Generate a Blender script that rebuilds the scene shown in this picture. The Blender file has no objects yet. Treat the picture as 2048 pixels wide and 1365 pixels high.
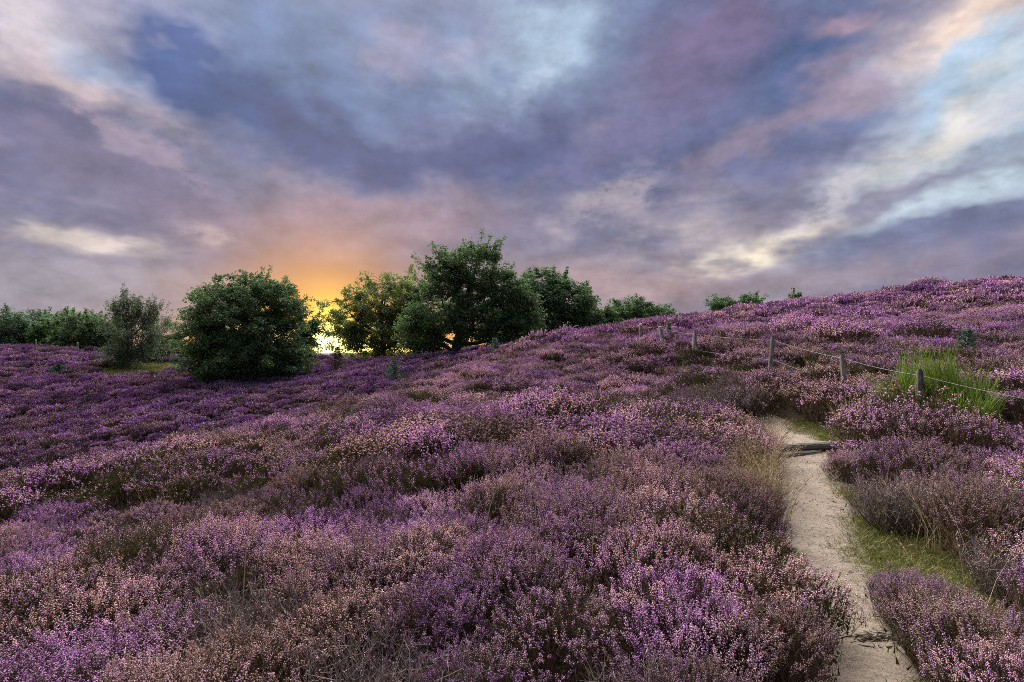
import bpy, math, random
import numpy as np

R = math.radians
rng = np.random.default_rng(11)
random.seed(11)
SC = bpy.context.scene
COL = SC.collection

# ------------------------------------------------------------------ camera
EYE = 1.65
FPX = 1138.0            # focal length in pixels of the 2048 wide photograph
HY = 706.0              # row of the horizon
cam_d = bpy.data.cameras.new('camera')
cam_d.sensor_width = 36.0
cam_d.lens = 36.0 * FPX / 2048.0
cam_d.clip_end = 6000.0
cam_d.clip_start = 0.05
cam = bpy.data.objects.new('camera', cam_d)
COL.objects.link(cam)
cam.location = (0, 0, EYE)
cam.rotation_euler = (R(90) + math.atan((HY - 682.5) / FPX), 0, 0)
SC.camera = cam

# ------------------------------------------------------------------ exposure
SC.view_settings.view_transform = 'Standard'
SC.view_settings.look = 'None'
SC.view_settings.gamma = 1.0
EXPO = 1.6
SC.view_settings.exposure = EXPO
SC.view_settings.use_curve_mapping = False
SC.render.engine = 'CYCLES'
SC.cycles.max_bounces = 4
SC.cycles.diffuse_bounces = 2
SC.cycles.transmission_bounces = 4
SC.cycles.glossy_bounces = 2
SC.cycles.use_denoising = False
SC.cycles.filter_width = 0.9


def lin(c):
    c = c / 255.0
    return c / 12.92 if c <= 0.04045 else ((c + 0.055) / 1.055) ** 2.4


def S(r, g, b, k=1.0):
    return (lin(r) * k, lin(g) * k, lin(b) * k, 1.0)


def azel(px, py):
    x = (px - 1024.0) / FPX
    z = (HY - py) / FPX
    return math.atan(x), math.atan(z / math.hypot(1.0, x))


# ------------------------------------------------------------------ sky
SUN_AZ, _ = azel(655, 700)
LAMP_EL = R(38.0)  # lamp height, raised above the low sun so that plant tops catch light
world = bpy.data.worlds.new('World')
SC.world = world
world.use_nodes = True
world.cycles.sampling_method = 'NONE'     # a soft sky without a disc: plain sampling is enough
NT = world.node_tree
NT.nodes.clear()


class NB:
    """small helper for building node trees"""
    def __init__(self, nt):
        self.nt = nt

    def n(self, t, **kw):
        nd = self.nt.nodes.new(t)
        for k, v in kw.items():
            setattr(nd, k, v)
        return nd

    def l(self, a, b):
        self.nt.links.new(a, b)

    def put(self, sock, v):
        if isinstance(v, bpy.types.NodeSocket):
            self.l(v, sock)
        else:
            sock.default_value = v

    def math(self, op, a, b=None, c=None, clamp=False):
        nd = self.n('ShaderNodeMath', operation=op, use_clamp=clamp)
        self.put(nd.inputs[0], a)
        if b is not None:
            self.put(nd.inputs[1], b)
        if c is not None:
            self.put(nd.inputs[2], c)
        return nd.outputs[0]

    def vmath(self, op, a, b=None):
        nd = self.n('ShaderNodeVectorMath', operation=op)
        self.put(nd.inputs[0], a)
        if b is not None:
            self.put(nd.inputs[1], b)
        return nd.outputs['Value'] if op in ('DOT_PRODUCT', 'LENGTH') else nd.outputs[0]

    def mix(self, fac, a, b, blend='MIX'):
        nd = self.n('ShaderNodeMix', data_type='RGBA', blend_type=blend)
        self.put(nd.inputs[0], fac)
        self.put(nd.inputs[6], a)
        self.put(nd.inputs[7], b)
        return nd.outputs[2]

    def noise(self, vec, scale, detail=4.0, rough=0.55, lac=2.0, dist=0.0, out='Fac'):
        nd = self.n('ShaderNodeTexNoise')
        if vec is not None:
            self.l(vec, nd.inputs['Vector'])
        nd.inputs['Scale'].default_value = scale
        nd.inputs['Detail'].default_value = detail
        nd.inputs['Roughness'].default_value = rough
        nd.inputs['Lacunarity'].default_value = lac
        nd.inputs['Distortion'].default_value = dist
        return nd.outputs[out]

    def ramp(self, fac, stops, interp='LINEAR'):
        nd = self.n('ShaderNodeValToRGB')
        cr = nd.color_ramp
        cr.interpolation = interp
        while len(cr.elements) < len(stops):
            cr.elements.new(0.5)
        for e, (p, c) in zip(cr.elements, stops):
            e.position = p
            e.color = c
        self.l(fac, nd.inputs[0])
        return nd.outputs[0]

    def mapr(self, v, a, b, c=0.0, d=1.0, smooth=False):
        nd = self.n('ShaderNodeMapRange')
        if smooth:
            nd.interpolation_type = 'SMOOTHSTEP'
        self.put(nd.inputs[0], v)
        for i, q in enumerate((a, b, c, d)):
            nd.inputs[i + 1].default_value = q
        return nd.outputs[0]


def build_sky():
    b = NB(NT)
    tc = b.n('ShaderNodeTexCoord').outputs['Generated']
    sep = b.n('ShaderNodeSeparateXYZ')
    b.l(tc, sep.inputs[0])
    X, Y, Z = sep.outputs
    # a flat cloud deck seen in perspective: streets run away towards the sunset
    zz = b.math('ADD', b.math('ABSOLUTE', Z), 0.13)
    px_ = b.math('DIVIDE', X, zz)
    py_ = b.math('DIVIDE', Y, zz)
    deck = b.n('ShaderNodeCombineXYZ')
    b.l(px_, deck.inputs[0]); b.l(b.math('MULTIPLY', py_, 0.85), deck.inputs[1])
    dk = deck.outputs[0]
    mp = b.n('ShaderNodeMapping'); b.l(dk, mp.inputs[0])
    mp.inputs['Rotation'].default_value = (0, 0, R(14))
    dk = mp.outputs[0]
    dirn = b.n('ShaderNodeMapping'); b.l(tc, dirn.inputs[0])
    dirn.inputs['Scale'].default_value = (1, 1, 1.7)
    dv = dirn.outputs[0]
    n_big = b.noise(dk, 0.75, 2.0, 0.5)
    n_mid = b.math('ADD', b.math('MULTIPLY', b.noise(dk, 2.1, 3.0, 0.58), 0.5), b.math('MULTIPLY', b.noise(dv, 5.5, 4.0, 0.6), 0.5))
    n_fine = b.noise(dv, 12.0, 5.0, 0.66)
    # azimuth / elevation, bent by the cloud noise
    az = b.math('ARCTAN2', X, Y)
    el = b.math('ARCSINE', Z)
    ae = b.n('ShaderNodeCombineXYZ')
    b.l(az, ae.inputs[0]); b.l(el, ae.inputs[1])
    wv = b.vmath('SUBTRACT', b.noise(dv, 4.2, 4.0, 0.62, out='Color'), (0.5, 0.5, 0.5))
    elw = b.mapr(el, 0.0, 0.35, 0.25, 1.0)
    sc1 = b.n('ShaderNodeVectorMath', operation='SCALE'); b.l(wv, sc1.inputs[0]); b.l(b.math('MULTIPLY', elw, 0.26), sc1.inputs['Scale'])
    P = b.vmath('ADD', ae.outputs[0], sc1.outputs[0])
    mask = {k: b.mapr(v, 0.38, 0.60, 0.15, 1.1, True) for k, v in (('m', n_mid), ('f', n_fine), ('b', n_big))}

    # general tone by height, everywhere round the sky
    col = b.ramp(b.mapr(el, 0.0, 0.65), [
        (0.0, S(166, 144, 152)), (0.10, S(156, 140, 156)), (0.30, S(128, 121, 149)),
        (0.60, S(110, 117, 156)), (1.0, S(130, 140, 178))])
    # cloud cover noise: mauve undersides and blue-grey bodies
    col = b.mix(b.mapr(n_big, 0.38, 0.60, 0.0, 0.75, True), col, S(86, 95, 140))
    col = b.mix(b.math('MULTIPLY', b.mapr(n_mid, 0.50, 0.72, 0.0, 0.75, True), b.mapr(el, 0.05, 0.3, 0.35, 1.0)), col, S(186, 164, 178))

    # the cloud bodies and openings that this sky shows
    def lobe(px, py, rx, ry, rot, c, op, nz=None):
        nonlocal col
        a, e = azel(px, py)
        m = b.n('ShaderNodeMapping', vector_type='TEXTURE')
        b.l(P, m.inputs[0])
        m.inputs['Location'].default_value = (a, e, 0)
        m.inputs['Rotation'].default_value = (0, 0, R(rot))
        m.inputs['Scale'].default_value = (rx / FPX * 1.25, ry / FPX * 1.25, 1)
        g = b.n('ShaderNodeTexGradient', gradient_type='QUADRATIC_SPHERE')
        b.l(m.outputs[0], g.inputs[0])
        f = b.math('MULTIPLY', g.outputs['Fac'], op * 2.2 if nz is None else b.math('MULTIPLY', mask[nz], op * 1.9))
        f = b.math('MINIMUM', f, op)
        col = b.mix(f, col, c)

    for L in LOBES:
        lobe(*L)
    # fine cloud relief
    v = b.math('ADD', b.mapr(n_fine, 0.25, 0.75, 0.70, 1.30), b.mapr(n_mid, 0.25, 0.75, -0.24, 0.24))
    col = b.mix(1.0, col, v, 'MULTIPLY')

    # low sun: glow in the thick air, and the burning gap under the cloud
    sd = (math.sin(SUN_AZ), math.cos(SUN_AZ), 0.0)
    def glow(px, py, rx, ry, c, k, ex=2.0):
        nonlocal col
        a, e = azel(px, py)
        m = b.n('ShaderNodeMapping', vector_type='TEXTURE')
        b.l(ae.outputs[0], m.inputs[0])
        m.inputs['Location'].default_value = (a, e, 0)
        m.inputs['Scale'].default_value = (rx / FPX, ry / FPX, 1)
        d2 = b.vmath('LENGTH', m.outputs[0])
        f = b.math('MULTIPLY', b.math('EXPONENT', b.math('MULTIPLY', b.math('POWER', d2, ex), -1.0)), k, clamp=True)
        col = b.mix(f, col, c)
    glow(670, 640, 260, 135, S(212, 148, 100), 0.60)
    glow(652, 645, 135, 120, S(244, 166, 62), 0.95)
    glow(800, 706, 380, 42, S(255, 184, 58, 1.25), 1.0)
    glow(655, 685, 50, 66, S(255, 214, 92, 2.0), 1.0)
    glow(690, 704, 100, 22, S(255, 224, 120, 3.0), 1.0)
    glow(654, 696, 22, 24, S(255, 240, 180, 4.0), 1.0)

    nish = b.n('ShaderNodeTexSky', sky_type='NISHITA')
    nish.sun_disc = False
    nish.sun_elevation = LAMP_EL
    nish.sun_rotation = SUN_AZ
    nish.air_density = 1.2
    nish.dust_density = 2.0
    nk = b.mix(1.0, nish.outputs[0], (0.0015, 0.0015, 0.0015, 1), 'MULTIPLY')
    ks = 1.08 * 2.0 ** -EXPO
    col = b.mix(1.0, col, (ks * 1.02, ks * 1.03, ks * 0.95, 1), 'MULTIPLY')
    col = b.mix(1.0, col, nk, 'ADD')
    bg = b.n('ShaderNodeBackground')
    b.l(col, bg.inputs[0])
    bg.inputs[1].default_value = 1.0
    out = b.n('ShaderNodeOutputWorld')
    b.l(bg.outputs[0], out.inputs[0])


LOBES = [
    # px, py, rx, ry, rotation, colour, opacity, noise
    (560, 70, 520, 170, -6, S(96, 120, 168), 0.85, None),
    (90, 60, 270, 150, 10, S(206, 194, 206), 0.9, 'm'),
    (190, 120, 120, 50, 0, S(140, 162, 200), 0.7, 'm'),
    (430, 175, 300, 90, -18, S(64, 86, 142), 1.0, None),
    (700, 275, 330, 80, -12, S(74, 82, 128), 0.95, None),
    (1000, 320, 330, 90, 4, S(82, 88, 134), 0.95, None),
    (930, 210, 230, 60, -4, S(104, 106, 150), 0.7, 'b'),
    (100, 285, 230, 60, -4, S(94, 96, 134), 0.8, None),
    (150, 200, 240, 60, -4, S(194, 174, 184), 0.8, 'm'),
    (240, 300, 140, 34, -10, S(166, 146, 166), 0.6, 'f'),
    (760, 82, 150, 40, -4, S(150, 140, 170), 0.55, 'm'),
    (1070, 80, 200, 130, 20, S(160, 182, 212), 0.85, 'm'),
    (1060, 130, 90, 50, 60, S(176, 186, 208), 0.4, 'f'),
    (1400, 90, 210, 130, 20, S(118, 104, 142), 0.9, None),
    (1290, 230, 230, 70, 30, S(108, 104, 146), 0.8, None),
    (1640, 90, 200, 110, 20, S(84, 100, 148), 0.9, None),
    (1760, 160, 170, 60, 30, S(104, 130, 182), 0.9, None),
    (1700, 14, 110, 40, 0, S(186, 152, 166), 0.6, 'm'),
    (1960, 50, 230, 120, 20, S(232, 208, 200), 0.9, 'm'),
    (1930, 150, 160, 50, 20, S(166, 192, 224), 0.85, None),
    (1560, 235, 330, 46, 26, S(150, 132, 156), 0.6, 'b'),
    (1660, 205, 90, 45, 20, S(168, 146, 164), 0.5, 'm'),
    (1480, 360, 260, 46, 22, S(102, 106, 148), 0.8, None),
    (1960, 250, 270, 75, 24, S(184, 206, 230), 0.9, None),
    (1870, 270, 150, 50, 24, S(226, 216, 212), 0.75, 'm'),
    (1760, 350, 330, 36, 22, S(198, 190, 204), 0.6, 'f'),
    (1950, 390, 290, 74, 16, S(196, 212, 232), 0.9, 'm'),
    (1880, 335, 190, 26, 24, S(132, 122, 154), 0.45, 'm'),
    (1700, 440, 280, 26, 22, S(112, 110, 148), 0.7, None),
    (1230, 390, 150, 44, 24, S(184, 168, 174), 0.5, 'f'),
    (1280, 450, 280, 70, 14, S(180, 165, 170), 0.75, 'm'),
    (1500, 480, 330, 80, 16, S(186, 172, 178), 0.6, 'm'),
    (1500, 490, 190, 44, 16, S(244, 230, 212), 0.9, 'm'),
    (1880, 480, 330, 60, 14, S(108, 112, 150), 0.9, None),
    (1640, 555, 420, 34, 2, S(142, 128, 146), 0.8, None),
    (1250, 560, 300, 60, 0, S(164, 138, 146), 0.7, None),
    (300, 380, 330, 50, -4, S(122, 112, 144), 0.75, None),
    (570, 355, 170, 40, -8, S(150, 136, 160), 0.5, 'm'),
    (720, 430, 380, 70, 2, S(150, 128, 148), 0.8, None),
    (150, 470, 210, 40, 0, S(208, 194, 194), 0.85, 'm'),
    (400, 440, 90, 26, -16, S(188, 170, 180), 0.6, 'f'),
    (200, 580, 460, 70, 0, S(152, 145, 164), 0.85, None),
]


build_sky()

sun_d = bpy.data.lights.new('sun', 'SUN')  # added soft fill lamp for the bright overhead sky, not the low sun
sun_d.energy = 5.0
sun_d.angle = R(90)
sun_d.color = (1.0, 0.90, 0.85)
sun = bpy.data.objects.new('sun', sun_d)
COL.objects.link(sun)
from mathutils import Vector
sdir = Vector((math.sin(SUN_AZ) * math.cos(LAMP_EL), math.cos(SUN_AZ) * math.cos(LAMP_EL), math.sin(LAMP_EL)))
sun.rotation_euler = sdir.to_track_quat('Z', 'Y').to_euler()
sun.location = (0, 0, 30)


# ------------------------------------------------------------------ helpers
def tag(o, label=None, cat=None, group=None, kind=None):
    if label: o['label'] = label
    if cat: o['category'] = cat
    if group: o['group'] = group
    if kind: o['kind'] = kind
    return o


def mesh_np(name, V, F, mats, mi=None, tint=None, smooth=False):
    """V (n,3), F (m,3) triangles or (m,4) quads"""
    V = np.asarray(V, np.float32); F = np.asarray(F, np.int32)
    me = bpy.data.meshes.new(name)
    m, k = F.shape
    me.vertices.add(len(V)); me.vertices.foreach_set('co', V.ravel())
    me.loops.add(m * k); me.loops.foreach_set('vertex_index', F.ravel())
    me.polygons.add(m)
    me.polygons.foreach_set('loop_start', np.arange(0, m * k, k, dtype=np.int32))
    me.polygons.foreach_set('loop_total', np.full(m, k, np.int32))
    if mi is not None:
        me.polygons.foreach_set('material_index', np.asarray(mi, np.int32))
    me.polygons.foreach_set('use_smooth', np.full(m, smooth))
    for x in mats:
        me.materials.append(x)
    if tint is not None:
        at = me.attributes.new('tint', 'FLOAT_COLOR', 'POINT')
        t = np.ones((len(V), 4), np.float32); t[:, :tint.shape[1]] = tint
        at.data.foreach_set('color', t.ravel())
    me.update(calc_edges=True)
    return me


def link(name, me, parent=None, loc=(0, 0, 0)):
    o = bpy.data.objects.new(name, me)
    COL.objects.link(o)
    if parent is not None:
        o.parent = parent
    o.location = loc
    return o


def empty(name, loc=(0, 0, 0), rz=0.0):
    o = bpy.data.objects.new(name, None)
    COL.objects.link(o)
    o.empty_display_size = 0.2
    o.location = loc
    o.rotation_euler = (0, 0, rz)
    return o


class MB:
    """collects triangle soups"""
    def __init__(self):
        self.V, self.F, self.M, self.T, self.n = [], [], [], [], 0

    def add(self, V, F, mi=0, tint=None):
        V = np.asarray(V, np.float32).reshape(-1, 3); F = np.asarray(F, np.int64).reshape(-1, 3)
        self.V.append(V); self.F.append(F + self.n)
        self.M.append(np.full(len(F), mi, np.int32))
        self.T.append(np.full((len(V), 3), 0.5, np.float32) if tint is None else np.asarray(tint, np.float32))
        self.n += len(V)

    def mesh(self, name, mats, smooth=False):
        return mesh_np(name, np.concatenate(self.V), np.concatenate(self.F), mats,
                       np.concatenate(self.M), np.concatenate(self.T), smooth)


def unit(v):
    return v / np.maximum(np.linalg.norm(v, axis=-1, keepdims=True), 1e-9)


def perp(d, g=rng):
    a = g.normal(size=d.shape)
    return unit(np.cross(d, a))


def tube(pts, rad, sides=6, cap=True):
    """one tapered tube along pts"""
    pts = np.asarray(pts, float); n = len(pts)
    rad = np.broadcast_to(np.asarray(rad, float), (n,))
    tg = unit(np.gradient(pts, axis=0))
    ref = np.array([0.31, 0.17, 0.93]) if abs(tg[0][2]) < 0.8 else np.array([0.9, 0.3, 0.1])
    V = []
    for i in range(n):
        u = unit(np.cross(tg[i], ref)); w = np.cross(tg[i], u)
        a = np.arange(sides) * 2 * math.pi / sides
        V.append(pts[i] + rad[i] * (np.cos(a)[:, None] * u + np.sin(a)[:, None] * w))
    V = np.concatenate(V)
    F = []
    for i in range(n - 1):
        for j in range(sides):
            a0 = i * sides + j; a1 = i * sides + (j + 1) % sides
            F += [(a0, a1, a1 + sides), (a0, a1 + sides, a0 + sides)]
    if cap:
        V = np.concatenate([V, pts[:1], pts[-1:]])
        e = n * sides
        for j in range(sides):
            F.append((e, (j + 1) % sides, j))
            F.append((e + 1, (n - 1) * sides + j, (n - 1) * sides + (j + 1) % sides))
    return V, np.array(F)


def sticks(A, B, ra, rb, mid=None):
    """many thin three sided sticks at once; A, B (n,3)"""
    A = np.asarray(A, float); B = np.asarray(B, float); n = len(A)
    rows = [A, B] if mid is None else [A, mid, B]
    rr = [ra, rb] if mid is None else [ra, (np.asarray(ra) + np.asarray(rb)) / 2, rb]
    d = unit(B - A)
    u = perp(d); w = np.cross(d, u)
    V = []
    for p, r in zip(rows, rr):
        r = np.broadcast_to(np.asarray(r, float), (n,))[:, None]
        for k in range(3):
            a = k * 2.0944
            V.append(p + r * (math.cos(a) * u + math.sin(a) * w))
    V = np.stack(V, 1)                                   # n, 3*rows, 3
    m = V.shape[1]
    T = []
    for i in range(len(rows) - 1):
        for k in range(3):
            a0 = i * 3 + k; a1 = i * 3 + (k + 1) % 3
            T += [(a0, a1, a1 + 3), (a0, a1 + 3, a0 + 3)]
    T = np.array(T)
    F = (np.arange(n) * m)[:, None, None] + T[None]
    return V.reshape(-1, 3), F.reshape(-1, 3)


def blobs(C, D, half_len, half_w):
    """three sided double cones: C centres, D long axis"""
    n = len(C)
    D = unit(D); u = perp(D); w = np.cross(D, u)
    hl = np.broadcast_to(half_len, (n,))[:, None]; hw = np.broadcast_to(half_w, (n,))[:, None]
    V = [C + D * hl, C - D * hl]
    for k in range(3):
        a = k * 2.0944
        V.append(C + hw * (math.cos(a) * u + math.sin(a) * w))
    V = np.stack(V, 1)
    T = np.array([(0, 2, 3), (0, 3, 4), (0, 4, 2), (1, 3, 2), (1, 4, 3), (1, 2, 4)])
    F = (np.arange(n) * 5)[:, None, None] + T[None]
    return V.reshape(-1, 3), F.reshape(-1, 3)


def blades(B, D, L, W):
    """single triangle leaves"""
    n = len(B)
    D = unit(D); u = perp(D)
    L = np.broadcast_to(L, (n,))[:, None]; W = np.broadcast_to(W, (n,))[:, None]
    V = np.stack([B - u * W * .5, B + u * W * .5, B + D * L], 1)
    F = (np.arange(n) * 3)[:, None] + np.arange(3)[None]
    return V.reshape(-1, 3), F


# ------------------------------------------------------------------ materials
def mat(name):
    m = bpy.data.materials.new(name)
    m.use_nodes = True
    m.node_tree.nodes.clear()
    return m, NB(m.node_tree)


def leafy(name, colf, trans=0.35, rough=0.6, gloss=0.0):
    m, b = mat(name)
    c = colf(b)
    d = b.n('ShaderNodeBsdfDiffuse'); b.put(d.inputs[0], c)
    t = b.n('ShaderNodeBsdfTranslucent'); b.put(t.inputs[0], c)
    mx = b.n('ShaderNodeMixShader'); mx.inputs[0].default_value = trans
    b.l(d.outputs[0], mx.inputs[1]); b.l(t.outputs[0], mx.inputs[2])
    sh = mx.outputs[0]
    if gloss:
        g = b.n('ShaderNodeBsdfGlossy'); g.inputs['Roughness'].default_value = rough
        g.inputs[0].default_value = (1, 1, 1, 1)
        m2 = b.n('ShaderNodeMixShader'); m2.inputs[0].default_value = gloss
        b.l(sh, m2.inputs[1]); b.l(g.outputs[0], m2.inputs[2]); sh = m2.outputs[0]
    o = b.n('ShaderNodeOutputMaterial'); b.l(sh, o.inputs[0])
    return m


def tintsep(b):
    a = b.n('ShaderNodeAttribute', attribute_name='tint')
    s = b.n('ShaderNodeSeparateColor'); b.l(a.outputs['Color'], s.inputs[0])
    return s.outputs


def flower_colour(b):
    geo = b.n('ShaderNodeNewGeometry')
    pos = geo.outputs['Position']
    rnd = b.n('ShaderNodeObjectInfo').outputs['Random']
    t = tintsep(b)
    sp = b.n('ShaderNodeSeparateXYZ'); b.l(pos, sp.inputs[0])
    big = b.noise(pos, 0.22, 3.0, 0.6)
    mid = b.noise(pos, 0.9, 2.0, 0.6)
    # plants of the valley and the upper hill are in fuller bloom than those of the near slope
    late = b.mapr(b.math('ADD', b.math('ADD', sp.outputs[1], b.math('MULTIPLY', sp.outputs[0], 0.45)), b.math('MULTIPLY', big, 24.0)), 22.0, 36.0, 0.16, 0.02, True)
    f = b.math('ADD', b.math('MULTIPLY', b.mapr(big, .32, .68), 0.36), b.math('MULTIPLY', b.mapr(mid, .32, .68), 0.36))
    f = b.math('ADD', f, b.math('MULTIPLY', b.math('SUBTRACT', rnd, .5), 0.36))
    f = b.math('ADD', f, b.math('MULTIPLY', b.math('SUBTRACT', t[0], .5), 0.55))
    f = b.math('ADD', f, late)
    c = b.ramp(f, [
        (0.0, (0.48, 0.19, 0.62, 1)), (0.18, (0.58, 0.28, 0.68, 1)), (0.38, (0.68, 0.39, 0.70, 1)),
        (0.55, (0.76, 0.50, 0.62, 1)), (0.72, (0.72, 0.52, 0.43, 1)), (0.9, (0.42, 0.28, 0.20, 1)), (1.0, (0.26, 0.17, 0.12, 1))])
    c = b.mix(b.mapr(t[1], 0.0, 1.0, 0.0, 0.6), c, b.mix(0.55, c, (0.85, 0.64, 0.60, 1)))
    r2 = b.math('FRACT', b.math('MULTIPLY', rnd, 7.31))
    valley_shade = b.mapr(b.math('SUBTRACT', sp.outputs[1], b.math('MULTIPLY', sp.outputs[0], 0.6)), 23.0, 33.0, 0.0, 0.85, True)  # shade of the valley hollow, painted into the flower colour
    c = b.mix(valley_shade, c, b.mix(1.0, c, (0.74, 0.73, 0.80, 1), 'MULTIPLY'))
    return b.mix(1.0, c, b.mapr(r2, 0.0, 1.0, 0.45, 1.08), 'MULTIPLY')


def heather_leaf_col(b):
    pos = b.n('ShaderNodeNewGeometry').outputs['Position']
    t = tintsep(b)
    f = b.math('ADD', b.math('MULTIPLY', b.noise(pos, 1.2, 2.0), 0.7), b.math('MULTIPLY', t[0], 0.55))
    return b.ramp(f, [(0.25, (0.026, 0.038, 0.012, 1)), (0.5, (0.040, 0.036, 0.016, 1)), (0.85, (0.060, 0.040, 0.026, 1))])


def twig_col(b):
    t = tintsep(b)
    return b.ramp(t[0], [(0.0, (0.10, 0.065, 0.045, 1)), (0.6, (0.17, 0.125, 0.10, 1)), (1.0, (0.30, 0.26, 0.24, 1))])


M = {}
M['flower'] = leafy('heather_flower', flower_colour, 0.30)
M['hleaf'] = leafy('heather_leaf', heather_leaf_col, 0.25)
M['hgreen'] = leafy('heather_green_leaf', lambda b: b.ramp(tintsep(b)[0], [(0.0, (0.026, 0.032, 0.011, 1)), (0.6, (0.048, 0.048, 0.018, 1)), (1.0, (0.085, 0.062, 0.034, 1))]), 0.25)
M['twig'] = leafy('heather_twig', twig_col, 0.0)
M['bare'] = leafy('bare_twig', lambda b: b.ramp(tintsep(b)[0], [(0.0, (0.08, 0.06, 0.05, 1)), (1.0, (0.26, 0.22, 0.20, 1))]), 0.0)


def tree_leaf(name, c0, c1, c2, tr=0.35):
    def f(b):
        t = tintsep(b)
        return b.ramp(t[0], [(0.0, c0 + (1,)), (0.5, c1 + (1,)), (1.0, c2 + (1,))])
    return leafy(name, f, tr, 0.4, 0.03)


M['oak'] = tree_leaf('oak_leaf', (0.042, 0.095, 0.030), (0.068, 0.148, 0.044), (0.12, 0.215, 0.06))
M['oak2'] = tree_leaf('bush_oak_leaf', (0.045, 0.098, 0.030), (0.070, 0.145, 0.040), (0.125, 0.215, 0.058))
M['gold'] = tree_leaf('glare_tinted_oak_leaf', (0.07, 0.115, 0.022), (0.11, 0.165, 0.030), (0.18, 0.23, 0.045), 0.6)  # oak leaf yellowed for sunset glare; the backlight is put into the colour
M['birch'] = tree_leaf('birch_leaf', (0.050, 0.082, 0.038), (0.075, 0.115, 0.052), (0.105, 0.150, 0.065))
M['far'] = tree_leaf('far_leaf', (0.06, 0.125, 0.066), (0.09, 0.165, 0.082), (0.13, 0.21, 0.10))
M['pine'] = tree_leaf('pine_needle', (0.045, 0.105, 0.070), (0.070, 0.150, 0.095), (0.10, 0.19, 0.11), 0.2)
M['brownpine'] = tree_leaf('brown_conifer_needle', (0.05, 0.045, 0.022), (0.075, 0.06, 0.03), (0.10, 0.08, 0.035), 0.2)  # dark brown needles of one conifer
M['broom'] = tree_leaf('broom_stem', (0.028, 0.055, 0.008), (0.09, 0.17, 0.014), (0.24, 0.34, 0.035), 0.3)
M['straw'] = tree_leaf('dry_grass', (0.16, 0.12, 0.06), (0.30, 0.23, 0.12), (0.46, 0.38, 0.22), 0.3)
M['grass'] = tree_leaf('green_grass', (0.08, 0.098, 0.022), (0.15, 0.17, 0.040), (0.28, 0.25, 0.075), 0.3)


def bark():
    m, b = mat('bark')
    tc = b.n('ShaderNodeTexCoord').outputs['Object']
    n = b.noise(tc, 9.0, 5.0, 0.6)
    c = b.ramp(n, [(0.3, (0.035, 0.028, 0.022, 1)), (0.7, (0.11, 0.09, 0.07, 1))])
    p = b.n('ShaderNodeBsdfPrincipled'); b.l(c, p.inputs['Base Color']); p.inputs['Roughness'].default_value = 0.9
    bp = b.n('ShaderNodeBump'); bp.inputs['Strength'].default_value = 0.5; b.l(n, bp.inputs['Height']); b.l(bp.outputs[0], p.inputs['Normal'])
    o = b.n('ShaderNodeOutputMaterial'); b.l(p.outputs[0], o.inputs[0])
    return m


def birch_bark():
    m, b = mat('birch_bark')
    tc = b.n('ShaderNodeTexCoord').outputs['Object']
    mp = b.n('ShaderNodeMapping'); b.l(tc, mp.inputs[0]); mp.inputs['Scale'].default_value = (1, 1, 5)
    n = b.noise(mp.outputs[0], 3.0, 4.0, 0.6)
    c = b.ramp(n, [(0.42, (0.05, 0.045, 0.04, 1)), (0.52, (0.5, 0.47, 0.43, 1))])
    p = b.n('ShaderNodeBsdfPrincipled'); b.l(c, p.inputs['Base Color']); p.inputs['Roughness'].default_value = 0.8
    o = b.n('ShaderNodeOutputMaterial'); b.l(p.outputs[0], o.inputs[0])
    return m


def soil():
    m, b = mat('heath_soil')
    pos = b.n('ShaderNodeNewGeometry').outputs['Position']
    n = b.noise(pos, 2.3, 6.0, 0.6); f = b.noise(pos, 34.0, 4.0, 0.6)
    c = b.ramp(n, [(0.3, (0.030, 0.022, 0.015, 1)), (0.55, (0.055, 0.042, 0.026, 1)), (0.75, (0.060, 0.062, 0.026, 1))])
    c = b.mix(b.mapr(f, 0.4, 0.7), c, b.mix(0.5, c, (0.10, 0.07, 0.045, 1)))
    # far away the low heather and grass blend into one mauve brown cover
    d = b.vmath('LENGTH', pos)
    farc = b.ramp(b.noise(pos, 0.07, 5.0, 0.6), [(0.35, (0.10, 0.075, 0.075, 1)), (0.5, (0.14, 0.085, 0.12, 1)), (0.65, (0.14, 0.13, 0.06, 1))])
    c = b.mix(b.mapr(d, 60.0, 95.0), c, farc)
    p = b.n('ShaderNodeBsdfPrincipled'); b.l(c, p.inputs['Base Color']); p.inputs['Roughness'].default_value = 1.0
    p.inputs['Specular IOR Level'].default_value = 0.1
    bp = b.n('ShaderNodeBump'); bp.inputs['Strength'].default_value = 0.6; bp.inputs['Distance'].default_value = 0.02
    b.l(f, bp.inputs['Height']); b.l(bp.outputs[0], p.inputs['Normal'])
    o = b.n('ShaderNodeOutputMaterial'); b.l(p.outputs[0], o.inputs[0])
    return m


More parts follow.
